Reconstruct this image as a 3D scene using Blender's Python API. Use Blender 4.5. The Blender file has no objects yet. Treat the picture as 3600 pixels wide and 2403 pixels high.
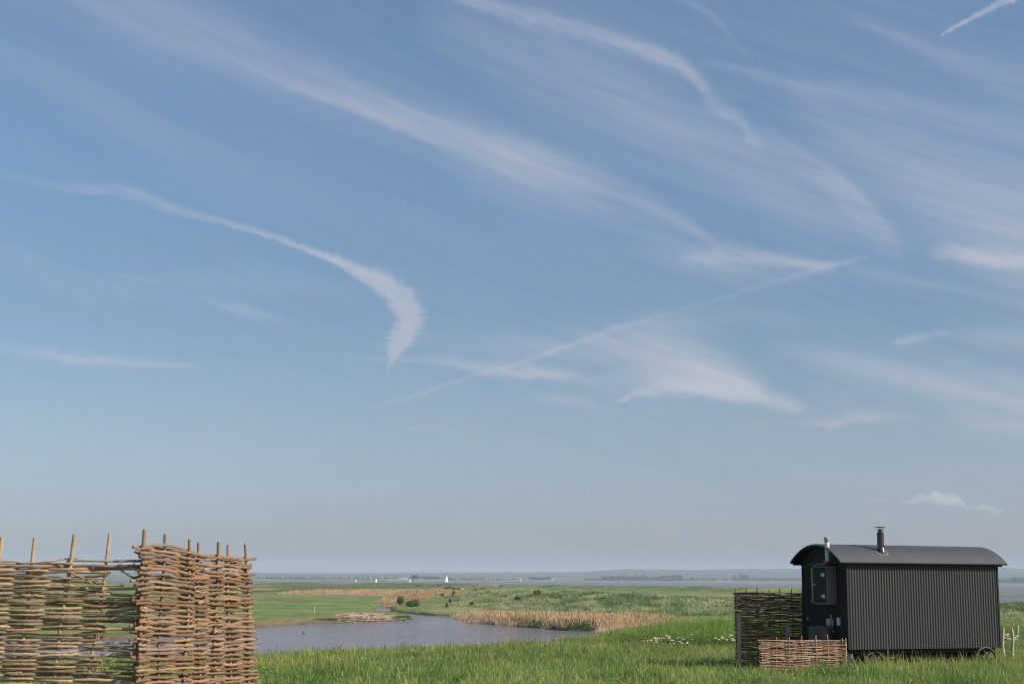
import bpy, math, random
import numpy as np
from mathutils import Vector, Matrix

random.seed(11)
scene = bpy.context.scene
C = scene.collection
D = bpy.data

# ------------------------------------------------------------------ camera
EYE = Vector((0.0, 0.0, 1.65))
F = 5000.0                       # focal length in photo pixels (50 mm on 36 mm / 3600 px)
PITCH = math.atan(829.0 / F)
ROLL = math.radians(0.43)
fw = Vector((0, math.cos(PITCH), math.sin(PITCH)))
r0 = Vector((1, 0, 0))
u0 = Vector((0, -math.sin(PITCH), math.cos(PITCH)))
rt = r0 * math.cos(ROLL) + u0 * math.sin(ROLL)
up = -r0 * math.sin(ROLL) + u0 * math.cos(ROLL)
cam_data = D.cameras.new('camera')
cam = D.objects.new('camera', cam_data)
C.objects.link(cam)
m = Matrix((rt, up, -fw)).transposed().to_4x4()
m.translation = EYE
cam.matrix_world = m
cam_data.sensor_fit = 'HORIZONTAL'
cam_data.sensor_width = 36
cam_data.lens = 50
cam_data.clip_start = 0.1
cam_data.clip_end = 60000
cam_data.dof.use_dof = True
cam_data.dof.focus_distance = 36
cam_data.dof.aperture_fstop = 7.0
scene.camera = cam


def ray(px, py):
    return fw * F + rt * (px - 1800) - up * (py - 1201.5)


def P(px, py, Y):
    d = ray(px, py)
    return EYE + d * (Y / d.y)


def G(px, py, z):
    d = ray(px, py)
    if d.z > -1e-4:
        d.z = -1e-4
    return EYE + d * ((z - EYE.z) / d.z)


# ------------------------------------------------------------------ light
SUN_EL = math.radians(33)
SUN_H = Vector((0.925, -0.38, 0)).normalized()     # horizontal direction towards the sun
sun_dir = Vector((SUN_H.x * math.cos(SUN_EL), SUN_H.y * math.cos(SUN_EL), math.sin(SUN_EL)))
sd = D.lights.new('sun', 'SUN')
sd.energy = 4.9
sd.angle = math.radians(0.5)
sd.color = (1.0, 0.93, 0.84)
so = D.objects.new('sun', sd)
C.objects.link(so)
so.rotation_euler = sun_dir.to_track_quat('Z', 'Y').to_euler()

scene.view_settings.view_transform = 'Standard'
scene.view_settings.look = 'None'
scene.view_settings.exposure = 0.3
scene.view_settings.gamma = 1.0
scene.cycles.max_bounces = 6
scene.cycles.transparent_max_bounces = 8
scene.cycles.volume_bounces = 0
scene.cycles.use_denoising = True
scene.cycles.pixel_filter_type = 'BLACKMAN_HARRIS'
scene.cycles.filter_width = 1.15

world = D.worlds.new('World')
scene.world = world
world.use_nodes = True
wt = world.node_tree
wt.nodes.clear()


class NG:
    """tiny helper to write node maths"""
    def __init__(self, tree):
        self.t = tree

    def n(self, typ, **kw):
        nd = self.t.nodes.new(typ)
        for k, v in kw.items():
            setattr(nd, k, v)
        return nd

    def inp(self, sock, v):
        if isinstance(v, (int, float)):
            sock.default_value = v
        elif isinstance(v, (tuple, list)):
            sock.default_value = v
        else:
            self.t.links.new(v, sock)

    def m(self, op, a, b=0.0, c=0.0, clamp=False):
        nd = self.n('ShaderNodeMath', operation=op, use_clamp=clamp)
        self.inp(nd.inputs[0], a)
        self.inp(nd.inputs[1], b)
        if op in ('MULTIPLY_ADD', 'SMOOTH_MAX', 'SMOOTH_MIN', 'COMPARE', 'WRAP'):
            self.inp(nd.inputs[2], c)
        return nd.outputs[0]

    def noise(self, vec, scale, detail=4, rough=0.55, dist=0.0, color=False):
        nd = self.n('ShaderNodeTexNoise')
        nd.inputs['Scale'].default_value = scale
        nd.inputs['Detail'].default_value = detail
        nd.inputs['Roughness'].default_value = rough
        nd.inputs['Distortion'].default_value = dist
        if vec is not None:
            self.t.links.new(vec, nd.inputs['Vector'])
        return nd.outputs['Color' if color else 'Fac']

    def mix(self, fac, a, b, blend='MIX'):
        nd = self.n('ShaderNodeMix', data_type='RGBA', blend_type=blend)
        self.inp(nd.inputs[0], fac)
        self.inp(nd.inputs[6], a if not isinstance(a, tuple) else tuple(a[:3]) + (1,))
        self.inp(nd.inputs[7], b if not isinstance(b, tuple) else tuple(b[:3]) + (1,))
        return nd.outputs[2]

    def ramp(self, fac, stops, interp='LINEAR'):
        nd = self.n('ShaderNodeValToRGB')
        cr = nd.color_ramp
        cr.interpolation = interp
        while len(cr.elements) > 1:
            cr.elements.remove(cr.elements[-1])
        cr.elements[0].position = stops[0][0]
        cr.elements[0].color = tuple(stops[0][1]) + (1,)
        for p, c in stops[1:]:
            e = cr.elements.new(p)
            e.color = tuple(c) + (1,)
        self.inp(nd.inputs[0], fac)
        return nd.outputs[0]


# ---- sky: Nishita light, with cirrus and old contrails laid out by compass direction and elevation
g = NG(wt)
sky = g.n('ShaderNodeTexSky', sky_type='NISHITA')
sky.sun_disc = False
sky.sun_elevation = SUN_EL
sky.sun_rotation = math.atan2(SUN_H.x, SUN_H.y)
sky.altitude = 5
sky.air_density = 1.0
sky.dust_density = 1.2
sky.ozone_density = 1.3
tc = g.n('ShaderNodeTexCoord')
sep = g.n('ShaderNodeSeparateXYZ')
wt.links.new(tc.outputs['Generated'], sep.inputs[0])
AZ0, AZW, EL0, ELW = -0.42, 0.84, -0.04, 0.50     # radians covered by the normalised curves
az = g.m('ARCTAN2', sep.outputs[0], sep.outputs[1])
el = g.m('ARCSINE', sep.outputs[2])
a01 = g.m('MULTIPLY_ADD', az, 1 / AZW, -AZ0 / AZW)
e01 = g.m('MULTIPLY_ADD', el, 1 / ELW, -EL0 / ELW)
# streak-like distortion of the coordinates
cmb = g.n('ShaderNodeCombineXYZ')
wt.links.new(a01, cmb.inputs[0]); wt.links.new(e01, cmb.inputs[1])
mrot = g.n('ShaderNodeMapping')
mrot.inputs['Rotation'].default_value = (0, 0, math.radians(31))
wt.links.new(cmb.outputs[0], mrot.inputs[0])
mp = g.n('ShaderNodeMapping')
mp.inputs['Scale'].default_value = (1.0, 2.6, 1.0)
wt.links.new(mrot.outputs[0], mp.inputs[0])
nbig = g.noise(mp.outputs[0], 3.5, 5, 0.55)
wis = g.n('ShaderNodeMapping')
wis.inputs['Scale'].default_value = (1.2, 9.0, 1.0)
wt.links.new(mrot.outputs[0], wis.inputs[0])
nwis = g.noise(wis.outputs[0], 6.0, 6, 0.6)
nfine = g.noise(cmb.outputs[0], 60.0, 4, 0.65)
nedge = g.noise(cmb.outputs[0], 160.0, 3, 0.6)
spk = g.n('ShaderNodeMapping'); spk.inputs['Scale'].default_value = (0.35, 1.6, 1.0)
wt.links.new(cmb.outputs[0], spk.inputs[0])
nspk = g.noise(spk.outputs[0], 110.0, 3, 0.6)
spu = g.n('ShaderNodeMapping'); spu.inputs['Scale'].default_value = (2.2, 0.25, 1.0)
wt.links.new(cmb.outputs[0], spu.inputs[0])
nspu = g.noise(spu.outputs[0], 90.0, 3, 0.6)
warp = g.m('ADD', g.m('MULTIPLY_ADD', nbig, 0.030, -0.015), g.m('MULTIPLY_ADD', nfine, 0.010, -0.005))
e_soft = g.m('ADD', e01, warp)
e_hard = g.m('ADD', e01, g.m('ADD', g.m('MULTIPLY_ADD', nfine, 0.010, -0.005), g.m('MULTIPLY_ADD', nspu, 0.009, -0.0045)))
a_hard = g.m('ADD', a01, g.m('ADD', g.m('MULTIPLY_ADD', nfine, 0.016, -0.008), g.m('MULTIPLY_ADD', nspk, 0.013, -0.0065)))


def norm_dir(px, py):
    d = ray(px, py).normalized()
    return (math.atan2(d.x, d.y) - AZ0) / AZW, (math.asin(d.z) - EL0) / ELW


WMAX = 0.25


def streak(t_in, v_in, pts, vertical=False, power=2.0, upfuzz=1.0):
    """pts = (px, py, half width px, strength); the band follows a curve over azimuth (or elevation)"""
    rows = []
    if not vertical:
        # trails that run on past the photograph die away gradually outside it
        pts = list(pts)
        if pts[-1][0] >= 3560 and pts[-1][3] > 0:
            (xa, ya, _, _), (xb, yb, hb, _) = pts[-2], pts[-1]
            pts.append((xb + 1100, yb + (yb - ya) / (xb - xa) * 800, hb * 1.2, 0.0))
        if pts[0][0] <= 160 and pts[0][3] > 0:
            (xa, ya, ha, _), (xb, yb, _, _) = pts[0], pts[1]
            pts.insert(0, (xa - 1000, ya - (yb - ya) / (xb - xa) * 500, ha * 1.2, 0.0))
    for px, py, hw, s in pts:
        a, e = norm_dir(px, py)
        if vertical:
            a2, _ = norm_dir(px + hw, py)
            rows.append((e, a, abs(a2 - a), s))
        else:
            _, e2 = norm_dir(px, py - hw)
            rows.append((a, e, abs(e2 - e), s))
    rows.sort()
    t0, t1 = rows[0][0], rows[-1][0]
    t = g.m('DIVIDE', g.m('SUBTRACT', t_in, t0), t1 - t0, clamp=True)
    cv = g.n('ShaderNodeRGBCurve')
    cx = g.n('ShaderNodeCombineXYZ')
    for i in range(3):
        wt.links.new(t, cx.inputs[i])
    wt.links.new(cx.outputs[0], cv.inputs['Color'])
    lo, hi = min(r[1] for r in rows), max(r[1] for r in rows)
    span = max(hi - lo, 1e-4)
    wm = max(r[2] for r in rows)
    for k in range(3):
        crv = cv.mapping.curves[k]
        vals = [((r[0] - t0) / (t1 - t0), ((r[1] - lo) / span, r[2] / wm, r[3])[k]) for r in rows]
        crv.points[0].location = vals[0]
        crv.points[1].location = vals[-1]
        for p in vals[1:-1]:
            crv.points.new(p[0], p[1])
    cv.mapping.update()
    so_ = g.n('ShaderNodeSeparateXYZ')
    wt.links.new(cv.outputs[0], so_.inputs[0])
    cen = g.m('MULTIPLY_ADD', so_.outputs[0], span, lo)
    wid = g.m('MULTIPLY', so_.outputs[1], wm)
    d = g.m('SUBTRACT', v_in, cen)
    if upfuzz != 1.0:
        side = g.m('GREATER_THAN', d, 0.0)
        wid = g.m('MULTIPLY', wid, g.m('MULTIPLY_ADD', side, upfuzz - 1.0, 1.0))
    d = g.m('ABSOLUTE', g.m('DIVIDE', d, wid))
    prof = g.m('EXPONENT', g.m('MULTIPLY', g.m('POWER', d, power), -1.0))
    # fade just past both ends
    f = g.m('MULTIPLY', g.m('MULTIPLY', g.m('SUBTRACT', t_in, t0 - 0.012), 80.0, clamp=True),
            g.m('MULTIPLY', g.m('SUBTRACT', t1 + 0.012, t_in), 80.0, clamp=True))
    return g.m('MULTIPLY', g.m('MULTIPLY', prof, so_.outputs[2]), f)


soft = [
    [(150, -60, 110, .2), (460, 38, 135, .34), (766, 150, 115, .36), (996, 245, 95, .34), (1303, 370, 85, .34), (1800, 550, 80, .34), (1953, 605, 65, .32), (2206, 690, 48, .28), (2375, 774, 32, .28), (2528, 873, 20, .2)],
    [(1000, 200, 30, .0), (1303, 330, 34, .16), (1686, 475, 40, .22), (2000, 570, 50, .2), (2250, 660, 30, .0)],
    [(2643, 483, 30, .15), (2719, 505, 40, .2), (2819, 560, 50, .24), (2911, 625, 70, .3), (2980, 700, 85, .34), (3064, 790, 85, .36), (3180, 880, 50, .1)],
    [(2490, 222, 16, .16), (2643, 260, 22, .22), (2796, 306, 26, .22), (3026, 345, 40, .16), (3256, 390, 60, .16), (3600, 460, 70, .2)],
    [(2980, 50, 25, .05), (3100, 105, 28, .2), (3256, 176, 40, .24), (3448, 253, 55, .24), (3700, 340, 80, .2)],
    [(-50, 170, 80, .12), (306, 330, 100, .16), (613, 510, 100, .12), (920, 640, 110, .08), (1250, 720, 80, .0)],
    [(1500, 90, 80, .1), (1800, 200, 120, .26), (2200, 360, 140, .32), (2500, 520, 140, .32), (2800, 690, 120, .26), (3000, 800, 90, .1)],
    [(1500, 560, 30, .0), (1900, 700, 60, .2), (2150, 760, 60, .22), (2450, 890, 50, .15), (2700, 960, 30, .0)],
    [(2800, 330, 120, .1), (3100, 540, 170, .3), (3400, 720, 210, .44), (3700, 850, 240, .5)],
    [(0, 1233, 22, .22), (153, 1237, 20, .34), (230, 1254, 20, .40), (460, 1268, 15, .42), (728, 1283, 9, .05)],
    [(1840, 1398, 16, .1), (1990, 1405, 18, .28), (2106, 1428, 14, .1)],
    [(2020, 1215, 15, .0), (2200, 1225, 50, .42), (2336, 1245, 68, .60), (2500, 1290, 70, .60), (2640, 1335, 48, .30), (2720, 1350, 30, .0)],
    [(2080, 1330, 20, .1), (2300, 1330, 50, .38), (2500, 1350, 50, .4), (2700, 1400, 30, .0)],
    [(2720, 1225, 30, .1), (3026, 1285, 50, .32), (3333, 1350, 60, .44), (3700, 1410, 60, .48)],
    [(3250, 1190, 20, .05), (3450, 1190, 30, .2), (3700, 1190, 35, .28)],
    [(3300, 1460, 20, .05), (3500, 1490, 40, .32), (3700, 1500, 40, .36)],
    [(2960, 950, 30, .1), (3180, 1000, 22, .18), (3450, 1045, 20, .12), (3700, 1090, 20, .05)],
    [(536, 975, 20, .0), (843, 985, 45, .14), (1180, 1020, 35, .10), (1330, 1040, 20, .0)],
    [(2150, 850, 25, .0), (2420, 925, 30, .16), (2700, 965, 30, .10), (2900, 950, 30, .1)],
    [(-60, 880, 60, .1), (300, 1000, 60, .1), (700, 1060, 60, .05)],
    [(1500, 1190, 30, .1), (1800, 1210, 50, .18), (2100, 1190, 60, .22), (2500, 1130, 50, .16), (2800, 1150, 40, .1)],
]
hard = [
    ([(843, 255, 22, .0), (1150, 347, 22, .2), (1380, 440, 18, .26), (1532, 508, 16, .26), (1800, 602, 22, .2), (2100, 700, 30, .06)], 2.0, 2.0),
    ([(1560, -30, 30, .4), (1800, 44, 34, .40), (1990, 92, 36, .44), (2183, 150, 36, .50), (2336, 202, 34, .56), (2400, 232, 32, .52), (2443, 268, 36, .44), (2480, 322, 44, .36), (2520, 372, 40, .32), (2597, 418, 34, .30), (2643, 480, 34, .18), (2700, 530, 30, .0)], 2.0, 1.0),
    ([(2719, 478, 16, .0), (2819, 535, 18, .14), (2911, 590, 22, .16), (2990, 655, 26, .16), (3064, 735, 30, .16), (3150, 830, 30, .0)], 2.0, 0.8),
    ([(2413, 0, 16, .14), (2490, 46, 18, .16), (2597, 160, 18, .08), (2650, 220, 18, .0)], 2.0, 1.0),
    ([(3303, 127, 4, .0), (3330, 112, 8, .60), (3448, 46, 11, .66), (3560, -6, 13, .66), (3700, -70, 14, .6)], 3.0, 1.0),
    ([(0, 613, 16, .08), (153, 646, 14, .14), (291, 669, 14, .22), (406, 673, 18, .26), (536, 712, 20, .30), (651, 750, 14, .30), (766, 778, 11, .30), (920, 820, 10, .46), (1073, 876, 10, .60), (1188, 924, 16, .72), (1303, 985, 26, .78), (1360, 1012, 36, .78), (1395, 1030, 34, .5)], 3.0, 1.5),
    ([(1110, 1237, 8, .0), (1303, 1262, 9, .18), (1533, 1270, 13, .28), (1686, 1292, 18, .42), (1800, 1310, 20, .52), (1953, 1318, 18, .45), (2106, 1340, 16, .10), (2200, 1360, 12, .0)], 2.0, 1.6),
    ([(1300, 1434, 6, .0), (1456, 1390, 11, .22), (1610, 1337, 11, .18), (1800, 1283, 13, .19), (1953, 1229, 13, .30), (2106, 1176, 13, .28), (2229, 1137, 11, .20), (2450, 1076, 9, .08), (2560, 1042, 12, .14), (2700, 997, 12, .16), (2796, 969, 12, .16), (2911, 938, 11, .24), (3060, 900, 12, .05)], 2.0, 0.8),
    ([(2380, 930, 10, .0), (2528, 902, 28, .34), (2643, 908, 24, .38), (2796, 922, 20, .40), (2900, 936, 14, .45), (2950, 938, 8, .0)], 2.4, 1.3),
    ([(3250, 895, 12, .0), (3320, 888, 26, .30), (3409, 900, 26, .52), (3600, 925, 26, .55), (3700, 940, 26, .5)], 2.4, 1.3),
    ([(2140, 1428, 4, .0), (2200, 1400, 8, .35), (2260, 1379, 15, .46), (2413, 1367, 24, .52), (2566, 1377, 28, .58), (2720, 1415, 24, .50), (2850, 1446, 10, .0)], 2.2, 1.6),
    ([(2750, 1484, 10, .0), (2911, 1490, 16, .30), (3026, 1468, 18, .32), (3150, 1468, 12, .18), (3240, 1471, 8, .0)], 2.0, 1.3),
    ([(3120, 1210, 8, .0), (3160, 1200, 16, .26), (3230, 1186, 16, .28), (3317, 1168, 12, .20), (3340, 1165, 8, .0)], 3.0, 1.0),
    ([(712, 1046, 8, .10), (790, 1078, 16, .24), (860, 1092, 22, .26), (950, 1115, 12, .18), (1058, 1130, 8, .0)], 2.0, 1.2),
    ([(345, 961, 8, .0), (475, 977, 10, .18), (590, 993, 8, .0)], 2.0, 1.0),
    ([(3040, 1762, 6, .0), (3085, 1757, 9, .22), (3140, 1765, 5, .10), (3190, 1764, 8, .32), (3230, 1752, 14, .40), (3262, 1750, 11, .45), (3290, 1745, 23, .68), (3318, 1754, 16, .58), (3345, 1756, 20, .62), (3385, 1770, 12, .48), (3420, 1786, 6, .20), (3455, 1782, 8, .40), (3500, 1792, 8, .36), (3540, 1802, 4, .0)], 4.0, 1.0),
    ([(1146, 1536, 3, .0), (1158, 1532, 8, .26), (1172, 1532, 8, .24), (1184, 1538, 3, .0)], 3.0, 1.0),
    ([(1380, 1503, 4, .0), (1500, 1505, 8, .16), (1620, 1508, 4, .0)], 2.0, 1.0),
]
acc = None
for s in soft:
    o = streak(a01, e_soft, s)
    acc = o if acc is None else g.m('ADD', acc, o)
texs = g.m('MAXIMUM', g.m('MULTIPLY_ADD', nwis, 1.5, 0.22), 0.1)
acc = g.m('MULTIPLY', acc, texs)
veil = g.m('MULTIPLY', g.m('MULTIPLY_ADD', g.m('ADD', g.m('MULTIPLY', nbig, 0.45), g.m('MULTIPLY', nwis, 0.55)), 3.0, -1.15, clamp=True), g.m('MULTIPLY_ADD', a01, 0.20, 0.05))
acc = g.m('ADD', acc, veil)
hacc = None
for s, pw, uf in hard:
    o = streak(a01, e_hard, s, power=pw, upfuzz=uf)
    hacc = o if hacc is None else g.m('ADD', hacc, o)
hacc = g.m('MULTIPLY', hacc, g.m('MAXIMUM', g.m('ADD', g.m('MULTIPLY', nwis, 1.3), g.m('MULTIPLY_ADD', nfine, 0.9, -0.1)), 0.1))
hook = [(1345, 985, 30, .0), (1372, 1000, 52, .62), (1390, 1018, 62, .78), (1412, 1045, 58, .80), (1424, 1075, 57, .82), (1432, 1099, 56, .84), (1438, 1125, 53, .84), (1440, 1145, 50, .82), (1424, 1160, 52, .80), (1414, 1185, 50, .78), (1404, 1210, 44, .76), (1395, 1232, 30, .72), (1386, 1252, 18, .66), (1374, 1275, 10, .6), (1360, 1304, 3, .3)]
hk = streak(e_hard, a_hard, hook, vertical=True, power=4.0)
hk = g.m('MULTIPLY', hk, g.m('ADD', g.m('MULTIPLY_ADD', nfine, 0.55, 0.55), g.m('MULTIPLY_ADD', nbig, 0.5, -0.25)))
hacc = g.m('MAXIMUM', hacc, hk)
cover = g.m('MINIMUM', g.m('ADD', g.m('MULTIPLY', acc, 0.95), hacc), 0.92)
cover = g.m('MULTIPLY', cover, 0.90)
# clear-sky colour of this hazy May day: the Nishita sky tinted by elevation
tint = g.ramp(g.m('DIVIDE', el, 0.45, clamp=True), [(0.0, (.59, .63, .82)), (.10, (.555, .60, .81)), (.235, (.59, .62, .70)), (.41, (.555, .63, .695)), (.60, (.625, .715, .785)), (.9, (.73, .81, .865))])
base = g.mix(1.0, sky.outputs[0], tint, 'MULTIPLY')
cloudc = g.ramp(g.m('DIVIDE', el, 0.45, clamp=True), [(0.0, (4.0, 3.95, 4.3)), (0.4, (3.5, 3.65, 4.2)), (1.0, (3.05, 3.3, 4.1))])
cols = g.mix(cover, base, cloudc)
bg = g.n('ShaderNodeBackground')
wt.links.new(cols, bg.inputs[0])
bg.inputs[1].default_value = 0.120
wo = g.n('ShaderNodeOutputWorld')
wt.links.new(bg.outputs[0], wo.inputs[0])
world.cycles.sampling_method = 'MANUAL'
world.cycles.sample_map_resolution = 256

# ------------------------------------------------------------------ tagging and mesh helpers


def tag(o, label=None, cat=None, group=None, kind=None):
    if label: o['label'] = label
    if cat: o['category'] = cat
    if group: o['group'] = group
    if kind: o['kind'] = kind
    return o


def empty(name, loc, rz=0.0):
    o = D.objects.new(name, None)
    o.location = loc
    o.rotation_euler = (0, 0, rz)
    o.empty_display_size = 0.2
    C.objects.link(o)
    return o


class MB:
    def __init__(self):
        self.v = []; self.f = []; self.c = []

    def add(self, verts, faces, col=None):
        b = len(self.v)
        self.v.extend(tuple(v) for v in verts)
        self.f.extend(tuple(i + b for i in f) for f in faces)
        self.c.extend([col or (1, 1, 1)] * len(verts))

    def box(self, x0, x1, y0, y1, z0, z1, col=None, M=None):
        v = [Vector((x, y, z)) for x in (x0, x1) for y in (y0, y1) for z in (z0, z1)]
        if M is not None: v = [M @ p for p in v]
        self.add(v, [(0, 1, 3, 2), (4, 6, 7, 5), (0, 4, 5, 1), (2, 3, 7, 6), (0, 2, 6, 4), (1, 5, 7, 3)], col)

    def tube(self, path, radii, n=8, col=None, cap=True):
        path = [Vector(p) for p in path]
        k = len(path)
        if isinstance(radii, (int, float)): radii = [radii] * k
        t = (path[1] - path[0]).normalized()
        a = t.orthogonal().normalized()
        vs = []
        for i, p in enumerate(path):
            t2 = (path[min(i + 1, k - 1)] - path[max(i - 1, 0)]).normalized()
            a = (a - t2 * a.dot(t2))
            a = a.normalized() if a.length > 1e-6 else t2.orthogonal().normalized()
            b = t2.cross(a)
            for j in range(n):
                an = 2 * math.pi * j / n
                vs.append(p + (a * math.cos(an) + b * math.sin(an)) * radii[i])
        fs = []
        for i in range(k - 1):
            for j in range(n):
                j2 = (j + 1) % n
                fs.append((i * n + j, i * n + j2, (i + 1) * n + j2, (i + 1) * n + j))
        if cap:
            fs.append(tuple(range(n - 1, -1, -1)))
            fs.append(tuple((k - 1) * n + j for j in range(n)))
        self.add(vs, fs, col)

    def lathe(self, prof, n=20, center=(0, 0, 0), col=None):
        cx, cy, cz = center
        vs = [(cx + r * math.cos(2 * math.pi * j / n), cy + r * math.sin(2 * math.pi * j / n), cz + z) for r, z in prof for j in range(n)]
        fs = []
        for i in range(len(prof) - 1):
            for j in range(n):
                j2 = (j + 1) % n
                fs.append((i * n + j, i * n + j2, (i + 1) * n + j2, (i + 1) * n + j))
        fs.append(tuple(range(n - 1, -1, -1)))
        fs.append(tuple((len(prof) - 1) * n + j for j in range(n)))
        self.add(vs, fs, col)

    def build(self, name, mat=None, parent=None, smooth=False, mats=None):
        me = D.meshes.new(name)
        me.from_pydata(self.v, [], self.f)
        ca = me.color_attributes.new('tone', 'FLOAT_COLOR', 'POINT')
        arr = np.ones((len(self.v), 4), dtype=np.float32)
        arr[:, :3] = np.array(self.c, dtype=np.float32).reshape(-1, 3)
        ca.data.foreach_set('color', arr.ravel())
        if smooth: me.shade_smooth()
        me.update()
        o = D.objects.new(name, me)
        if mat: me.materials.append(mat)
        C.objects.link(o)
        if parent: o.parent = parent
        return o


def np_mesh(name, V, faces, mat=None, tone=None, smooth=False, link=True):
    """V (n,3), faces (m,k) arrays"""
    me = D.meshes.new(name)
    V = np.asarray(V, dtype=np.float32); faces = np.asarray(faces, dtype=np.int32)
    k = faces.shape[1]
    me.vertices.add(len(V)); me.vertices.foreach_set('co', V.ravel())
    me.loops.add(faces.size); me.loops.foreach_set('vertex_index', faces.ravel())
    me.polygons.add(len(faces))
    me.polygons.foreach_set('loop_start', np.arange(0, faces.size, k, dtype=np.int32))
    me.polygons.foreach_set('loop_total', np.full(len(faces), k, dtype=np.int32))
    if tone is not None:
        ca = me.color_attributes.new('tone', 'FLOAT_COLOR', 'POINT')
        a = np.ones((len(V), 4), dtype=np.float32); a[:, :tone.shape[1]] = tone
        ca.data.foreach_set('color', a.ravel())
    me.update(calc_edges=True)
    me.validate()
    if smooth: me.shade_smooth()
    if mat: me.materials.append(mat)
    o = D.objects.new(name, me)
    if link: C.objects.link(o)
    return o


def new_mat(name):
    m_ = D.materials.new(name)
    m_.use_nodes = True
    nt = m_.node_tree
    nt.nodes.clear()
    n = NG(nt)
    bs = n.n('ShaderNodeBsdfPrincipled')
    out = n.n('ShaderNodeOutputMaterial')
    nt.links.new(bs.outputs[0], out.inputs[0])
    return m_, n, bs, out


def simple_mat(name, col, rough=0.8, var=0.25, scale=8.0, metal=0.0, bump=0.0, stretch=(1, 1, 1), tone=False, stain=None, spec=0.5, coord='Object'):
    m_, n, bs, out = new_mat(name)
    tcn = n.n('ShaderNodeTexCoord')
    mpn = n.n('ShaderNodeMapping')
    mpn.inputs['Scale'].default_value = stretch
    m_.node_tree.links.new(tcn.outputs[coord], mpn.inputs[0])
    ns = n.noise(mpn.outputs[0], scale, 5, 0.6)
    dark = tuple(c * (1 - var) for c in col); lite = tuple(min(1, c * (1 + var)) for c in col)
    c = n.mix(ns, dark, lite)
    if stain:
        n2 = n.noise(mpn.outputs[0], scale * 0.35, 6, 0.7)
        c = n.mix(n.m('MULTIPLY', n.m('SUBTRACT', n2, 0.52), 6.0, clamp=True), c, stain)
    if tone:
        at = n.n('ShaderNodeAttribute'); at.attribute_name = 'tone'
        c = n.mix(1.0, c, at.outputs['Color'], 'MULTIPLY')
    n.inp(bs.inputs['Base Color'], c)
    bs.inputs['Roughness'].default_value = rough
    bs.inputs['Metallic'].default_value = metal
    bs.inputs['Specular IOR Level'].default_value = spec
    if bump:
        bn = n.n('ShaderNodeBump'); bn.inputs['Strength'].default_value = bump; bn.inputs['Distance'].default_value = 0.01
        m_.node_tree.links.new(n.noise(mpn.outputs[0], scale * 4, 4, 0.6), bn.inputs['Height'])
        m_.node_tree.links.new(bn.outputs[0], bs.inputs['Normal'])
    return m_


def foliage_mat(name, c_dark, c_lite, c_dry=None, nscale=0.35, dry_at=0.6, rough=0.7, trans=0.35):
    """blades and leaves; colour varies over the ground (world position) and from blade to blade (tone)"""
    m_, n, bs, out = new_mat(name)
    nt = m_.node_tree
    geo = n.n('ShaderNodeNewGeometry')
    at = n.n('ShaderNodeAttribute'); at.attribute_name = 'tone'
    n1 = n.noise(geo.outputs['Position'], nscale, 4, 0.6)
    n2 = n.noise(geo.outputs['Position'], nscale * 5, 3, 0.6)
    f = n.m('ADD', n.m('MULTIPLY', n1, 0.6), n.m('MULTIPLY', n2, 0.4))
    f = n.m('MULTIPLY', n.m('SUBTRACT', f, 0.36), 3.4, clamp=True)
    c = n.mix(f, c_dark, c_lite)
    if c_dry:
        n3 = n.noise(geo.outputs['Position'], nscale * 1.7, 4, 0.65)
        c = n.mix(n.m('MULTIPLY', n.m('SUBTRACT', n3, dry_at - 0.1), 5.0, clamp=True), c, c_dry)
    c = n.mix(1.0, c, at.outputs['Color'], 'MULTIPLY')
    n.inp(bs.inputs['Base Color'], c)
    bs.inputs['Roughness'].default_value = rough
    bs.inputs['Specular IOR Level'].default_value = 0.25
    tr = n.n('ShaderNodeBsdfTranslucent')
    nt.links.new(c, tr.inputs[0])
    mx = n.n('ShaderNodeMixShader')
    mx.inputs[0].default_value = trans
    nt.links.new(bs.outputs[0], mx.inputs[1]); nt.links.new(tr.outputs[0], mx.inputs[2])
    nt.links.new(mx.outputs[0], out.inputs[0])
    return m_


# ------------------------------------------------------------------ terrain functions
EZ = EYE.z
WZ = EZ - 7.2          # water level
MZ = EZ - 6.8          # marsh level


def _hash(ix, iy, s):
    h = (ix.astype(np.int64) * 374761393 + iy.astype(np.int64) * 668265263 + s * 1442695041) & 0xFFFFFFFF
    h = ((h ^ (h >> 13)) * 1274126177) & 0xFFFFFFFF
    return ((h ^ (h >> 16)) & 0xFFFF) / 65535.0


def vnoise(x, y, s=0):
    ix = np.floor(x); iy = np.floor(y)
    fx = x - ix; fy = y - iy
    fx = fx * fx * (3 - 2 * fx); fy = fy * fy * (3 - 2 * fy)
    a = _hash(ix, iy, s); b = _hash(ix + 1, iy, s); c = _hash(ix, iy + 1, s); d = _hash(ix + 1, iy + 1, s)
    return (a * (1 - fx) + b * fx) * (1 - fy) + (c * (1 - fx) + d * fx) * fy


def fbm(x, y, s=0, o=4):
    t = 0; a = 0.5
    for k in range(o):
        t = t + a * vnoise(x, y, s + k * 17); x = x * 2.03 + 11.3; y = y * 2.03 + 5.1; a *= 0.5
    return t / (1 - 0.5 ** o)


def sm(x, a, b):
    t = np.clip((x - a) / (b - a), 0, 1)
    return t * t * (3 - 2 * t)


def poly_plan(pts, z):
    return np.array([[G(px, py, z).x, G(px, py, z).y] for px, py in pts])


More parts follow.
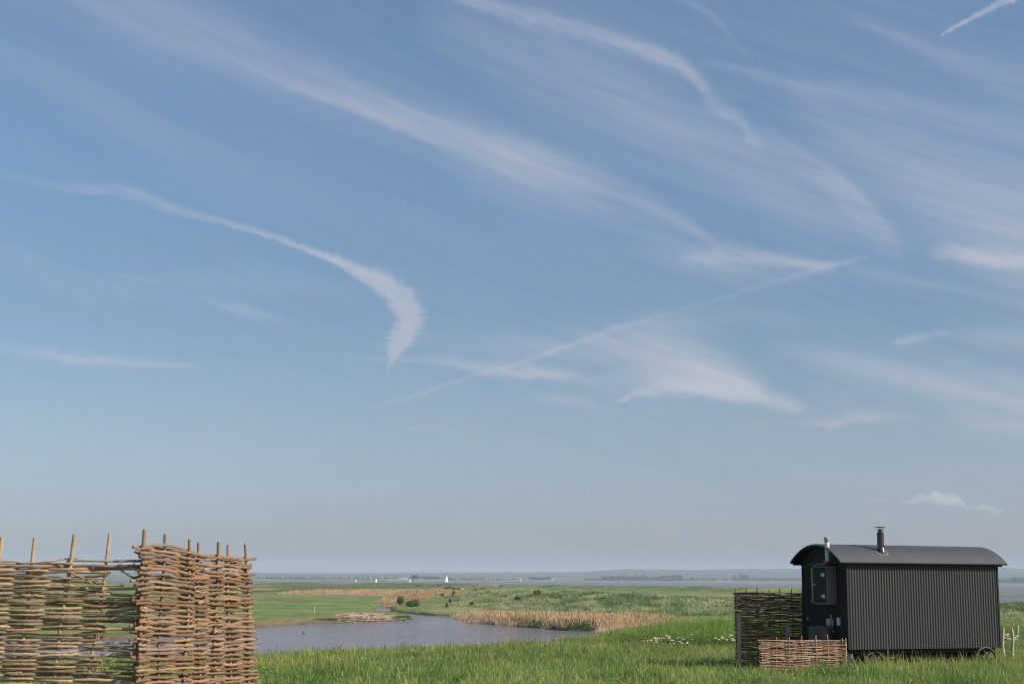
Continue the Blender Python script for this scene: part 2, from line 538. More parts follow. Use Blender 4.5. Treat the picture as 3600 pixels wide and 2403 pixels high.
def sdist(poly, x, y):
    """signed distance, positive inside"""
    dmin = np.full(x.shape, 1e18); ins = np.zeros(x.shape, dtype=bool)
    n = len(poly)
    for i in range(n):
        ax, ay = poly[i]; bx, by = poly[(i + 1) % n]
        dx, dy = bx - ax, by - ay
        t = np.clip(((x - ax) * dx + (y - ay) * dy) / (dx * dx + dy * dy + 1e-12), 0, 1)
        dd = (x - ax - t * dx) ** 2 + (y - ay - t * dy) ** 2
        dmin = np.minimum(dmin, dd)
        cond = ((ay > y) != (by > y)) & (x < (bx - ax) * (y - ay) / (by - ay + 1e-18) + ax)
        ins ^= cond
    return np.where(ins, 1, -1) * np.sqrt(dmin)


POND = poly_plan([(1308, 2145), (1336, 2131), (1372, 2136), (1373, 2148), (1440, 2154), (1513, 2161), (1577, 2165.5), (1620, 2170), (1653, 2177),
                  (1672, 2188), (1768, 2192), (1778, 2196), (1850, 2201), (1922, 2206), (2012, 2214), (2100, 2214), (2150, 2222), (2160, 2300),
                  (1500, 2320), (0, 2330), (-900, 2330), (-900, 2275), (-300, 2262), (0, 2258), (300, 2250), (460, 2243), (700, 2222), (892, 2205), (1010, 2196), (1120, 2190),
                  (1200, 2187), (1300, 2185), (1385, 2181.5), (1445, 2178.5), (1452, 2175), (1438, 2171), (1395, 2168.5), (1425, 2163), (1405, 2158), (1373, 2154), (1340, 2149)], WZ)
POOL = poly_plan([(1660, 2063.6), (1760, 2064.6), (1765, 2062.6), (1690, 2062.2)], MZ)
EDGE_U = np.array([-0.6, -0.36, -0.25, -0.18, -0.10, -0.03, 0.03, 0.06, 0.09, 0.16, 0.25, 0.36, 0.6])
EDGE_R = np.array([36, 36, 37, 38, 43, 47, 51, 57, 64, 70, 70, 68, 66])
BANK = [(1692, 490, -6.5), (1722, 460, -5.2), (1765, 425, -3.8), (1880, 370, -3.3), (2000, 332, -3.1), (2150, 312, -3.4), (2300, 300, -3.85), (2590, 284, -4.35), (3000, 278, -4.3), (3560, 272, -4.2), (4600, 270, -4.1)]
SEAW = [(-1500, 1290, -5.6), (0, 1270, -5.4), (900, 1240, -5.1), (1600, 1180, -4.6), (2100, 900, -4.1), (2650, 760, -3.5), (3000, 745, -3.5), (3300, 750, -4.0), (3480, 770, -6.0), (3560, 790, -6.7), (3640, 800, -7.0), (4600, 860, -7.3)]


def line_plan(L):
    return [(G(px, 2120, -5).x / G(px, 2120, -5).y * R, R, z + EZ) for px, R, z in L]


BANK_P = line_plan(BANK)
SEAW_P = line_plan(SEAW)


def ridge(x, y, pts):
    """distance to a polyline and the crest height there (signed: positive on the far side)"""
    best = np.full(x.shape, 1e18); hz = np.zeros(x.shape); side = np.zeros(x.shape)
    for (ax, ay, az_), (bx, by, bz) in zip(pts[:-1], pts[1:]):
        dx, dy = bx - ax, by - ay
        t = np.clip(((x - ax) * dx + (y - ay) * dy) / (dx * dx + dy * dy), 0, 1)
        dd = (x - ax - t * dx) ** 2 + (y - ay - t * dy) ** 2
        m_ = dd < best
        best = np.where(m_, dd, best); hz = np.where(m_, az_ + t * (bz - az_), hz)
        side = np.where(m_, np.sign(dx * (y - ay) - dy * (x - ax)), side)
    return np.sqrt(best), hz, side


def shore_r(u):
    u = np.asarray(u, dtype=float)
    return np.interp(u, [-.6, -.2, -.05, 0, .06, .16, .25, .35, .6], [2300, 2300, 2850, 3300, 3700, 4700, 4500, 4000, 3800]) + (fbm(u * 18 + 3, u * 0 + 2, 41, 3) - 0.5) * 400


def terrain(x, y):
    x = np.asarray(x, dtype=float); y = np.asarray(y, dtype=float)
    R = np.hypot(x, y)
    u = np.where(y > 1, x / np.maximum(y, 1), np.sign(x) * 0.6)
    # near field, gently falling away from the camera
    near = np.interp(R, [0, 9, 34, 50, 75, 120], [-1.65, -1.58, -2.25, -2.42, -2.65, -3.1]) + EZ
    near = near + (fbm(x / 6, y / 6, 3, 3) - 0.5) * 0.22 * sm(R, 12, 25)
    near = near + 0.16 * np.exp(-((x - 10.8) / 3.2) ** 2 - ((y - 33.0) / 3.0) ** 2)
    eR = np.interp(u, EDGE_U, EDGE_R) + (fbm(x / 5 + 9, x / 9, 5, 3) - 0.5) * 3.0
    back = np.where(y < 0, 1.0, 0.0)
    drop = sm(R, eR - 2, eR + 52) * (1 - back)
    low = MZ + (fbm(x / 30, y / 30, 8, 3) - 0.5) * 0.25
    h = near * (1 - drop) + low * drop
    # mid bank
    d, hz, sd_ = ridge(x, y, BANK_P)
    lump = (fbm(x / 11, y / 11, 21, 3) - 0.5)
    prof = np.exp(-(np.maximum(d - 2.0, 0) / (15 + 6 * lump)) ** 2)
    hb = low + (hz - low) * prof + lump * 0.9 * prof
    h = np.where(R > 120, np.maximum(h, hb), h)
    d2, hz2, sd2 = ridge(x, y, SEAW_P)
    prof2 = np.exp(-(np.maximum(d2 - 2.0, 0) / 13.0) ** 2)
    hs = low + (hz2 - low) * prof2
    h = np.where(R > 450, np.maximum(h, np.where(hz2 > MZ, hs, h)), h)
    # beyond the sea wall: the estuary bed
    beyond = (sd2 > 0) & (R > 450)
    h = np.where(beyond, np.where(d2 > 10, np.minimum(h, hs) - sm(d2, 12, 40) * 3.0, h), h)
    # low water right of the field: spit and open water
    ur = sm(u, 0.325, 0.34) * sm(R, 380, 430)
    spit = np.exp(-((R - (800 + (u - 0.335) * 400)) / (70 - np.clip((u - 0.335) * 1200, 0, 50))) ** 2)
    hsp = (WZ - 1.2) + spit * (1.75 + 0.5 * (1 - sm(u, 0.335, 0.36)))
    h = h * (1 - ur) + hsp * ur
    # pond
    sdp = sdist(POND, x, y) + (fbm(x / 2.5, y / 2.5, 31, 3) - 0.5) * 2.2
    msk = (R > 80) & (R < 420)
    hp = np.where(sdp > -1.4, WZ - np.clip(sdp * 0.35, -0.5, 1.4), 1e3)
    h = np.where(msk, np.minimum(h, hp), h)
    sp = sdist(POOL, x, y)
    h = np.where((R > 380) & (sp > 0), WZ - 0.3, h)
    # far shore and coastal plain
    shoreR = shore_r(u)
    far = sm(R, shoreR, shoreR + 300)
    h = np.where(R > 1700, WZ - 3 + far * (4.0 + 3.0 * fbm(x / 300, y / 300, 45, 3)), h)
    h = h + np.where(R > 4500, sm(R, 4500, 7000) * 6, 0)
    return h


def H(x, y):
    return float(terrain(np.array([x]), np.array([y]))[0])


# ------------------------------------------------------------------ ground sheet
def make_ground():
    a_in = np.linspace(-0.42, 0.42, 760)
    a_out = np.concatenate([np.linspace(-math.pi, -0.43, 90), a_in, np.linspace(0.43, math.pi, 90)[:-1]])
    radii = [0.0]
    r = 1.5
    while r < 14000:
        radii.append(r)
        r *= 1.0085 if 20 < r < 1200 else 1.03
    rr = np.array(radii[1:])
    A, R = np.meshgrid(a_out, rr)
    X = R * np.sin(A); Y = R * np.cos(A)
    Z = terrain(X, Y)
    nr, na = X.shape
    V = np.stack([X.ravel(), Y.ravel(), Z.ravel()], 1)
    V = np.vstack([V, [[0, 0, EZ - 1.65]]])
    i = np.arange(nr - 1)[:, None]; j = np.arange(na)[None, :]
    j2 = (j + 1) % na
    F_ = np.stack([i * na + j, i * na + j2, (i + 1) * na + j2, (i + 1) * na + j], -1).reshape(-1, 4)
    cidx = nr * na
    jj = np.arange(na)
    F0 = np.stack([np.full(na, cidx), (jj + 1) % na, jj, jj], 1)
    # colours
    x, y, z = V[:, 0], V[:, 1], V[:, 2]
    Rr = np.hypot(x, y); uu = np.where(y > 1, x / np.maximum(y, 1), 0)
    col = np.zeros((len(V), 3)) + np.array([0.148, 0.20, 0.075])
    def blend(mask, c):
        nonlocal col
        mask = np.clip(mask, 0, 1)[:, None]
        col = col * (1 - mask) + np.array(c) * mask
    n1 = fbm(x / 22, y / 60, 51, 4); n2 = fbm(x / 4, y / 9, 52, 4); n3 = fbm(x / 70, y / 14, 53, 4)
    blend(sm(n3, 0.45, 0.62) * (Rr > 130), (0.20, 0.25, 0.095))
    blend(sm(n2, 0.5, 0.75) * 0.5 * (Rr > 100), (0.08, 0.13, 0.04))
    blend(sm(n1, 0.52, 0.7) * 0.35 * (Rr > 100), (0.16, 0.15, 0.07))
    def zone(pts, c, soft=3.0, amp=6.0, k=1.0, zz=MZ, s=60):
        pl = poly_plan(pts, zz)
        dd = sdist(pl, x, y) + (fbm(x / 5, y / 12, s, 3) - 0.5) * amp
        blend(sm(dd, -soft, soft) * k * (Rr > 90), c)
    straw = (0.36, 0.25, 0.14)
    # duller brownish-green field beyond the first reed strip, dark line at its foot
    zone([(850, 2083), (1000, 2078), (1640, 2076), (1700, 2066), (1500, 2058), (850, 2052)], (0.10, 0.105, 0.045), 30, 60, .8, s=61)
    zone([(850, 2078), (1640, 2077), (1640, 2073), (850, 2074)], (0.05, 0.085, 0.03), 8, 20, .8, s=62)
    # straw lines in the far field
    zone([(850, 2058), (960, 2058), (960, 2056), (850, 2056)], straw, 12, 20, .9, s=63)
    zone([(850, 2072), (960, 2074), (960, 2067), (850, 2067)], straw, 8, 14, .9, s=64)
    zone([(1520, 2063), (1640, 2063.5), (1640, 2058), (1540, 2056)], (0.24, 0.15, 0.09), 12, 20, .9, s=65)
    zone([(1640, 2063), (1870, 2066), (1870, 2063.5), (1640, 2061)], (0.15, 0.075, 0.05), 5, 8, .9, s=66)
    # reed beds' own litter
    for pts in (REED_A, REED_B, REED_C):
        zone(pts, (0.20, 0.13, 0.065), 2.5, 6, 1, s=67)
    # near shore strip with cut reed and mud
    zone([(-400, 2262), (300, 2247), (460, 2241), (700, 2221), (892, 2204), (1120, 2188), (1385, 2180), (1440, 2176), (1400, 2163), (1300, 2150), (1250, 2160), (1150, 2168), (950, 2176), (860, 2182), (460, 2220), (-400, 2240)], (0.14, 0.135, 0.06), 2, 5, .8, s=68)
    zone([(880, 2190), (1000, 2180), (1200, 2177), (1200, 2170), (980, 2171), (880, 2178)], (0.25, 0.19, 0.11), 1.5, 4, .8, s=69)
    zone([(1180, 2176), (1260, 2182), (1380, 2180), (1375, 2168), (1340, 2155), (1270, 2148), (1200, 2153)], (0.27, 0.20, 0.14), 1.5, 5, .9, s=70)
    # pale grass flat right of the bushes
    zone([(1480, 2137), (1600, 2150), (1700, 2150), (1950, 2152), (1900, 2135), (1760, 2122), (1600, 2115), (1480, 2124)], (0.24, 0.235, 0.12), 4, 14, .85, s=71)
    zone([(1560, 2146), (1660, 2152), (1780, 2150), (1780, 2140), (1560, 2140)], (0.26, 0.19, 0.11), 4, 10, .5, s=72)
    # pinkish track beyond the bank
    zone([(2250, 2091), (2900, 2097), (2900, 2091), (2250, 2087)], (0.30, 0.20, 0.15), 3, 10, .9, s=73)
    zone([(1640, 2099), (1680, 2093), (1680, 2090), (1620, 2097)], (0.34, 0.28, 0.22), 1, 3, .9, s=73)
    # bank faces
    d, hz, sdg = ridge(x, y, BANK_P)
    bm = np.exp(-(d / 20) ** 2)
    pal = sm(fbm(x / 13 + y / 30, y / 8, 55, 4), 0.42, 0.62)
    blend(bm * pal * 0.9, (0.23, 0.23, 0.11))
    blend(bm * (1 - pal) * 0.9, (0.085, 0.16, 0.04))
    d2, hz2, sdg2 = ridge(x, y, SEAW_P)
    sw = np.exp(-(d2 / 22) ** 2) * (hz2 > MZ + 0.5)
    blend(sw, (0.075, 0.14, 0.04))
    blend(sw * sm(uu, -0.05, -0.02) * sm(fbm(x / 30, y / 9, 56, 3), 0.38, 0.55), (0.22, 0.22, 0.11))
    # water margins
    blend(sm(WZ + 0.42 - z, 0, 0.25) * (Rr > 90), (0.16, 0.12, 0.08))
    blend(sm(WZ + 0.12 - z, 0, 0.12) * (Rr > 90), (0.10, 0.08, 0.06))
    # gravel track by the wire fence
    pth = sm(np.abs(Rr - 53.5 - (uu - 0.34) * 12), 3.2, 2.2) * sm(uu, 0.315, 0.33) * (y > 0)
    blend(pth, (0.27, 0.21, 0.17))
    # far shore plain
    fs = (Rr > shore_r(uu) - 100)
    blend(fs * 1.0, (0.10, 0.12, 0.06))
    blend(fs * sm(fbm(x / 500, y / 200, 57, 3), .45, .6), (0.24, 0.22, 0.12))
    blend(fs * sm(WZ + 1.6 - z, 0, .8), (0.26, 0.21, 0.15))
    m_, n, bs, out = new_mat('ground_cover')
    at = n.n('ShaderNodeAttribute'); at.attribute_name = 'tone'
    geo = n.n('ShaderNodeNewGeometry')
    mpn = n.n('ShaderNodeMapping'); mpn.inputs['Scale'].default_value = (1, 0.35, 1)
    m_.node_tree.links.new(geo.outputs['Position'], mpn.inputs[0])
    a = n.noise(mpn.outputs[0], 0.9, 6, 0.7)
    b = n.noise(mpn.outputs[0], 0.12, 5, 0.65)
    v = n.m('ADD', n.m('MULTIPLY', a, 1.1), n.m('MULTIPLY', b, 0.7))
    v = n.m('ADD', n.m('MULTIPLY', n.m('SUBTRACT', v, 0.9), 1.5), 1.0)
    v = n.m('MAXIMUM', v, 0.25)
    cm = n.n('ShaderNodeCombineXYZ')
    for i_ in range(3): m_.node_tree.links.new(v, cm.inputs[i_])
    c = n.mix(1.0, at.outputs['Color'], cm.outputs[0], 'MULTIPLY')
    n.inp(bs.inputs['Base Color'], c)
    bs.inputs['Roughness'].default_value = 1.0
    bs.inputs['Specular IOR Level'].default_value = 0.0
    bn = n.n('ShaderNodeBump'); bn.inputs['Strength'].default_value = 0.6; bn.inputs['Distance'].default_value = 0.25
    m_.node_tree.links.new(n.noise(geo.outputs['Position'], 1.6, 4, 0.6), bn.inputs['Height'])
    m_.node_tree.links.new(bn.outputs[0], bs.inputs['Normal'])
    tri = F0[:, :3]
    # cap the centre with triangles as degenerate-free quads is not possible: add separately
    V2 = V
    me_o = np_mesh('ground', V2, F_, m_, col.astype(np.float32), smooth=True)
    cap = D.meshes.new('tmp')
    import bmesh
    bm_ = bmesh.new(); bm_.from_mesh(me_o.data); bm_.verts.ensure_lookup_table()
    try:
        for t in tri: bm_.faces.new([bm_.verts[int(k)] for k in t])
    except Exception:
        pass
    bm_.normal_update(); bm_.to_mesh(me_o.data); bm_.free(); D.meshes.remove(cap)
    me_o.data.shade_smooth()
    tag(me_o, kind='structure')
    return me_o


REED_A = [(1005, 2088), (1300, 2092.5), (1375, 2095), (1390, 2085), (1640, 2081), (1640, 2078), (1380, 2081), (1005, 2083)]
REED_B = [(1351, 2119), (1374, 2129), (1390, 2122), (1402, 2116), (1428, 2113), (1487, 2112), (1523, 2103), (1577, 2096.5), (1640, 2091), (1700, 2089), (1700, 2085), (1560, 2083), (1390, 2085), (1372, 2098)]
REED_C = [(1577, 2164), (1620, 2168.5), (1653, 2176), (1672, 2187), (1768, 2191), (1778, 2195), (1850, 2200), (1922, 2205), (2012, 2213), (2100, 2213), (2200, 2208), (2300, 2200), (2430, 2191), (2460, 2184), (2300, 2183), (2150, 2181), (2000, 2176), (1850, 2170), (1700, 2162), (1620, 2158)]
RUSH_D = [(1775, 2195), (1850, 2202), (1922, 2207), (2012, 2215.5), (2080, 2216), (2110, 2214), (2110, 2208), (2000, 2207), (1900, 2200), (1790, 2192)]
ground = make_ground()

# ------------------------------------------------------------------ water
def water_mat(name, base, scale, strength, rough):
    m_, n, bs, out = new_mat(name)
    geo = n.n('ShaderNodeNewGeometry')
    n.inp(bs.inputs['Base Color'], n.mix(n.noise(geo.outputs['Position'], 0.03, 4, 0.6), tuple(c * .8 for c in base), tuple(c * 1.2 for c in base)))
    bs.inputs['Roughness'].default_value = rough
    bs.inputs['IOR'].default_value = 1.33
    mpn = n.n('ShaderNodeMapping'); mpn.inputs['Scale'].default_value = (0.45, 1.0, 1)
    mpn.inputs['Rotation'].default_value = (0, 0, 0.35)
    m_.node_tree.links.new(geo.outputs['Position'], mpn.inputs[0])
    h = n.m('ADD', n.noise(mpn.outputs[0], scale, 4, 0.65), n.m('MULTIPLY', n.noise(mpn.outputs[0], scale * 0.2, 2, 0.5), 1.2))
    bn = n.n('ShaderNodeBump'); bn.inputs['Strength'].default_value = strength; bn.inputs['Distance'].default_value = 0.5 / scale
    m_.node_tree.links.new(h, bn.inputs['Height'])
    m_.node_tree.links.new(bn.outputs[0], bs.inputs['Normal'])
    return m_


wm = water_mat('pond_water', (0.16, 0.13, 0.13), 0.55, 1.0, 0.12)
sheet = MB()
sheet.add([(-160, 85, WZ), (60, 85, WZ), (60, 640, WZ), (-160, 640, WZ)], [(0, 1, 2, 3)])
pond = sheet.build('pond', wm); tag(pond, kind='structure')
wm2 = water_mat('estuary_water', (0.14, 0.128, 0.13), 0.12, 1.0, 0.3)
sheet = MB()
sheet.add([(-6000, 700, WZ), (61, 700, WZ), (61, 641, WZ), (240, 400, WZ), (1200, 400, WZ), (6000, 700, WZ), (6000, 6500, WZ), (-6000, 6500, WZ)], [(0, 1, 2, 3, 4, 5, 6, 7)])
est = sheet.build('water', wm2); tag(est, kind='structure')

# ------------------------------------------------------------------ hills across the estuary
def hills():
    m_ = simple_mat('hill_woods', (0.055, 0.08, 0.04), 1.0, 0.5, 0.004, coord='Object', spec=0.0)
    us = np.linspace(-0.8, 0.8, 500)
    # crest height above the eye in photo pixels, at each bearing
    hp_x = np.array([-3000, 0, 600, 900, 1300, 1650, 1900, 2050, 2150, 2220, 2300, 2400, 2480, 2560, 2650, 2800, 3100, 3400, 3480, 3540, 3600, 4200, 6000])
    hp_y = np.array([6, 5, 4.5, 5, 7, 11, 13.5, 16, 24, 28.5, 28, 26, 27, 30, 31, 31, 35, 39, 41, 42, 38, 33, 18])
    hx = us * 5068 + 1800
    crest = np.interp(hx, hp_x, hp_y)
    R0 = 9000.0
    rows = []
    prof = [(6200, 0.0), (6700, 0.22), (7400, 0.5), (8200, 0.8), (9000, 1.0), (9800, 0.9), (11000, 0.2), (12000, -0.1)]
    rr = np.linspace(6200, 12000, 40)
    pf = np.interp(rr, [p[0] for p in prof], [p[1] for p in prof])
    V = []
    for R, p in zip(rr, pf):
        x = us * R; y = np.full_like(us, R)
        base = EZ - 2.0
        top = (crest + 9) / 5000 * R0 - 2
        z = base + top * p + (fbm(x / 700, y / 700, 71, 4) - 0.5) * 22 * np.clip(p, 0, 1) * (1 - 0.7 * (np.abs(R - 9000) < 200)) + (fbm(x / 60, y / 60, 72, 3) - .5) * 9 * np.clip(p, 0, 1)
        V.append(np.stack([x, y, z], 1))
    V = np.concatenate(V)
    nr, na = len(rr), len(us)
    i = np.arange(nr - 1)[:, None]; j = np.arange(na - 1)[None, :]
    F_ = np.stack([i * na + j, i * na + j + 1, (i + 1) * na + j + 1, (i + 1) * na + j], -1).reshape(-1, 4)
    o = np_mesh('hills', V, F_, m_, smooth=True)
    tag(o, kind='structure')
    # nearer headland on the right
    us = np.linspace(0.26, 0.75, 120)
    rr = np.linspace(4700, 6000, 16)
    V = []
    for R in rr:
        p = math.sin(math.pi * (R - 4700) / 1300) ** 0.7 if 4700 < R < 6000 else 0
        x = us * R; y = np.full_like(us, R)
        top = np.interp(us, [0.26, 0.31, 0.34, 0.37, 0.5, 0.75], [0, 12, 20, 30, 26, 10])
        V.append(np.stack([x, y, EZ - 6 + top * p + (fbm(x / 40, y / 40, 74, 3) - .5) * 6 * p], 1))
    V = np.concatenate(V); nr, na = len(rr), len(us)
    i = np.arange(nr - 1)[:, None]; j = np.arange(na - 1)[None, :]
    F_ = np.stack([i * na + j, i * na + j + 1, (i + 1) * na + j + 1, (i + 1) * na + j], -1).reshape(-1, 4)
    o = np_mesh('headland', V, F_, m_, smooth=True)
    tag(o, kind='structure')


hills()

# ------------------------------------------------------------------ leaf and blade prototypes
rng = np.random.default_rng(5)


def blade_patch(name, mat, n, rad, h0, h1, w, lean=0.35, curl=0.5, tone_lo=0.6, tone_hi=1.3, seed_frac=0.0, seed_tone=(2.2, 1.5, 1.6), wind=(0.15, 0.0), hue=0.12):
    """a clump of grass blades: every blade a tapered, bent strip"""
    V = []; F_ = []; T = []
    segs = 4
    for k in range(n):
        r = rad * math.sqrt(rng.random()); a = rng.random() * 6.283
        x0, y0 = r * math.cos(a), r * math.sin(a)
        hgt = h0 + (h1 - h0) * rng.random() ** 1.3
        az_ = rng.random() * 6.283
        ln = lean * rng.random()
        dx, dy = math.cos(az_) * ln + wind[0], math.sin(az_) * ln + wind[1]
        fa = rng.random() * 6.283
        wx, wy = math.cos(fa) * w, math.sin(fa) * w
        t = tone_lo + (tone_hi - tone_lo) * rng.random()
        hv = (rng.random() - 0.5) * hue
        tn = (t * (1 + hv), t, t * (1 - hv))
        cu = curl * rng.random()
        seedy = rng.random() < seed_frac
        if seedy: hgt *= 1.25; cu *= 0.3
        b = len(V)
        for s in range(segs + 1):
            q = s / segs
            hx = dx * hgt * (q + cu * q * q); hy = dy * hgt * (q + cu * q * q)
            hz = hgt * (q - 0.45 * cu * q * q * q)
            if seedy:
                wd = 0.35 if s < segs - 1 else (1.5 if s == segs - 1 else 0.4)
            else:
                wd = (1 - q) ** 0.6 if s < segs else 0.05
            V.append((x0 + hx - wx * wd, y0 + hy - wy * wd, hz - 0.02)); V.append((x0 + hx + wx * wd, y0 + hy + wy * wd, hz - 0.02))
            if seedy and s >= segs - 1: T += [tuple(tn[i] * seed_tone[i] for i in range(3))] * 2
            else:
                T += [tn] * 2
        for s in range(segs):
            F_.append((b + 2 * s, b + 2 * s + 1, b + 2 * s + 3, b + 2 * s + 2))
    return np_mesh(name, V, F_, mat, np.array(T, dtype=np.float32), link=False)


def leafy_patch(name, mat, stems, rad, h0, h1, leaf, per=16, tone_hi=1.4, flower=0, fmat=None):
    V = []; F_ = []; T = []; M_ = []
    def quad(c, ax, bx, t, mi=0):
        b = len(V)
        V.extend([c - ax - bx, c + ax - bx * .6, c + ax * 1.1 + bx, c - ax * .6 + bx])
        F_.append((b, b + 1, b + 2, b + 3)); T.extend([t] * 4); M_.append(mi)
    for k in range(stems):
        r = rad * math.sqrt(rng.random()); a = rng.random() * 6.283
        base_ = np.array([r * math.cos(a), r * math.sin(a), -0.03]); hgt = h0 + (h1 - h0) * rng.random()
        ln = np.array([rng.normal() * .1, rng.normal() * .1, 1.0])
        t = 0.6 + (tone_hi - 0.6) * rng.random()
        tn = (t * (1 + rng.normal() * .06), t, t * (1 + rng.normal() * .06))
        quad(base_ + ln * hgt * .5, np.array([0.004, 0.003, 0]), np.array([0, 0, hgt * .5]), tuple(c * .8 for c in tn))
        for j in range(per):
            q = 0.15 + 0.85 * (j + rng.random()) / per
            an = rng.random() * 6.283
            s = leaf * (1.25 - q * .8) * (0.6 + 0.8 * rng.random())
            dirv = np.array([math.cos(an), math.sin(an), 0.35 - 0.5 * rng.random()])
            c = base_ + ln * hgt * q + dirv * s * 0.9
            side = np.array([-math.sin(an), math.cos(an), 0.2 * rng.normal()]) * s * 0.42
            quad(c, dirv * s * 0.6, side, tn)
        if flower and rng.random() < flower:
            top = base_ + ln * hgt * 1.05
            for j in range(9):
                an = rng.random() * 6.283; rr_ = 0.06 * math.sqrt(rng.random())
                c = top + np.array([math.cos(an) * rr_, math.sin(an) * rr_, 0.02 * rng.random()])
                s = 0.012
                quad(c, np.array([s, 0, .004]), np.array([0, s, .006]), (1, 1, 1), 1)
    o = np_mesh(name, V, F_, mat, np.array(T, dtype=np.float32), link=False)
    if fmat:
        o.data.materials.append(fmat)
        o.data.polygons.foreach_set('material_index', np.array(M_, dtype=np.int32))
    return o


def scatter(name, protos, pts, rots, scales, idx, kind='stuff'):
    """one object whose geometry nodes place the clumps on its points"""
    me = D.meshes.new(name)
    me.vertices.add(len(pts)); me.vertices.foreach_set('co', np.asarray(pts, dtype=np.float32).ravel())
    a = me.attributes.new('rot', 'FLOAT_VECTOR', 'POINT'); a.data.foreach_set('vector', np.asarray(rots, dtype=np.float32).ravel())
    a = me.attributes.new('scl', 'FLOAT_VECTOR', 'POINT'); a.data.foreach_set('vector', np.asarray(scales, dtype=np.float32).ravel())
    a = me.attributes.new('idx', 'INT', 'POINT'); a.data.foreach_set('value', np.asarray(idx, dtype=np.int32))
    o = D.objects.new(name, me); C.objects.link(o)
    gt = D.node_groups.new(name + '_nodes', 'GeometryNodeTree')
    gt.interface.new_socket('Geometry', in_out='INPUT', socket_type='NodeSocketGeometry')
    gt.interface.new_socket('Geometry', in_out='OUTPUT', socket_type='NodeSocketGeometry')
    N = gt.nodes; L = gt.links
    gi = N.new('NodeGroupInput'); go = N.new('NodeGroupOutput')
    m2p = N.new('GeometryNodeMeshToPoints')
    L.new(gi.outputs[0], m2p.inputs['Mesh'])
    jn = N.new('GeometryNodeJoinGeometry')
    for p in protos:
        oi = N.new('GeometryNodeObjectInfo'); oi.inputs['Object'].default_value = p; oi.inputs['As Instance'].default_value = True
        L.new(oi.outputs['Geometry'], jn.inputs[0])
    ip = N.new('GeometryNodeInstanceOnPoints')
    ip.inputs['Pick Instance'].default_value = True
    L.new(m2p.outputs[0], ip.inputs['Points']); L.new(jn.outputs[0], ip.inputs['Instance'])
    def attr(nm, t, sock):
        na = N.new('GeometryNodeInputNamedAttribute'); na.data_type = t; na.inputs['Name'].default_value = nm
        L.new(na.outputs['Attribute'], sock)
    attr('rot', 'FLOAT_VECTOR', ip.inputs['Rotation'])
    attr('scl', 'FLOAT_VECTOR', ip.inputs['Scale'])
    attr('idx', 'INT', ip.inputs['Instance Index'])
    L.new(ip.outputs[0], go.inputs[0])
    md = o.modifiers.new('scatter', 'NODES'); md.node_group = gt
    tag(o, kind=kind)
    return o


def scatter_xy(name, protos, xs, ys, smin, smax, weights=None, tilt=0.06, zoff=0.0, hvar=None, zfix=None):
    n = len(xs)
    zs = terrain(xs, ys) + zoff
    if zfix is not None: zs = np.full_like(zs, zfix)
    keep = zs > WZ - 0.15
    xs, ys, zs = xs[keep], ys[keep], zs[keep]; n = len(xs)
    pts = np.stack([xs, ys, zs], 1)
    rots = np.stack([rng.normal(0, tilt, n), rng.normal(0, tilt, n), rng.random(n) * 6.283], 1)
    s = smin + (smax - smin) * rng.random(n)
    hs = s * (hvar(xs, ys)[...] if hvar else 1.0)
    sc = np.stack([s, s, hs], 1)
    idx = rng.choice(len(protos), n, p=weights)
    return scatter(name, protos, pts, rots, sc, idx)


grass_m = foliage_mat('meadow_grass', (0.10, 0.215, 0.045), (0.30, 0.42, 0.12), (0.42, 0.41, 0.21), nscale=0.3, dry_at=0.68, trans=.45)
protos = [blade_patch('grass_clump', grass_m, 850, 0.62, 0.08, 0.25, 0.0032, seed_frac=0.02, lean=.6, curl=.8) for _ in range(4)]
protos += [blade_patch('grass_clump', grass_m, 520, 0.6, 0.10, 0.32, 0.0028, lean=0.8, curl=1.0, seed_frac=0.12, seed_tone=(1.9, 1.15, 1.3)) for _ in range(2)]
protos.append(leafy_patch('herb_clump', grass_m, 26, 0.55, 0.12, 0.32, 0.055, per=12, tone_hi=1.1))


def fan_points(n, r0_, r1_, u0_, u1_):
    r = np.sqrt(r0_ ** 2 + (r1_ ** 2 - r0_ ** 2) * rng.random(n))
    u = u0_ + (u1_ - u0_) * rng.random(n)
    a = np.arctan(u)
    return r * np.sin(a), r * np.cos(a)


def path_mask(x, y):
    R = np.hypot(x, y); u = x / y
    return (np.abs(R - 53.5 - (u - 0.34) * 12) < 3.0) & (u > 0.318)


# wagon placement (needed to keep grass out of it)
WA = P(2985, 2282, 34.2)            # near left bottom corner of the body
WAX = Vector((4.2, 1.62, 0)).normalized()
WAY = Vector((-WAX.y, WAX.x, 0))


def in_wagon(x, y, mrg=0.0):
    lx = (x - WA.x) * WAX.x + (y - WA.y) * WAX.y
    ly = (x - WA.x) * WAY.x + (y - WA.y) * WAY.y
    return (lx > 0.1 - mrg) & (lx < 4.4 + mrg) & (ly > 0.25 - mrg) & (ly < 1.9 + mrg)


xs, ys = fan_points(10600, 19, 74, -0.48, 0.48)
eR = np.interp(xs / ys, EDGE_U, EDGE_R)
k = (np.hypot(xs, ys) < eR + 6) & ~path_mask(xs, ys) & ~in_wagon(xs, ys)
xs, ys = xs[k], ys[k]
x2, y2 = fan_points(2200, 2.5, 19, -0.6, 0.6)
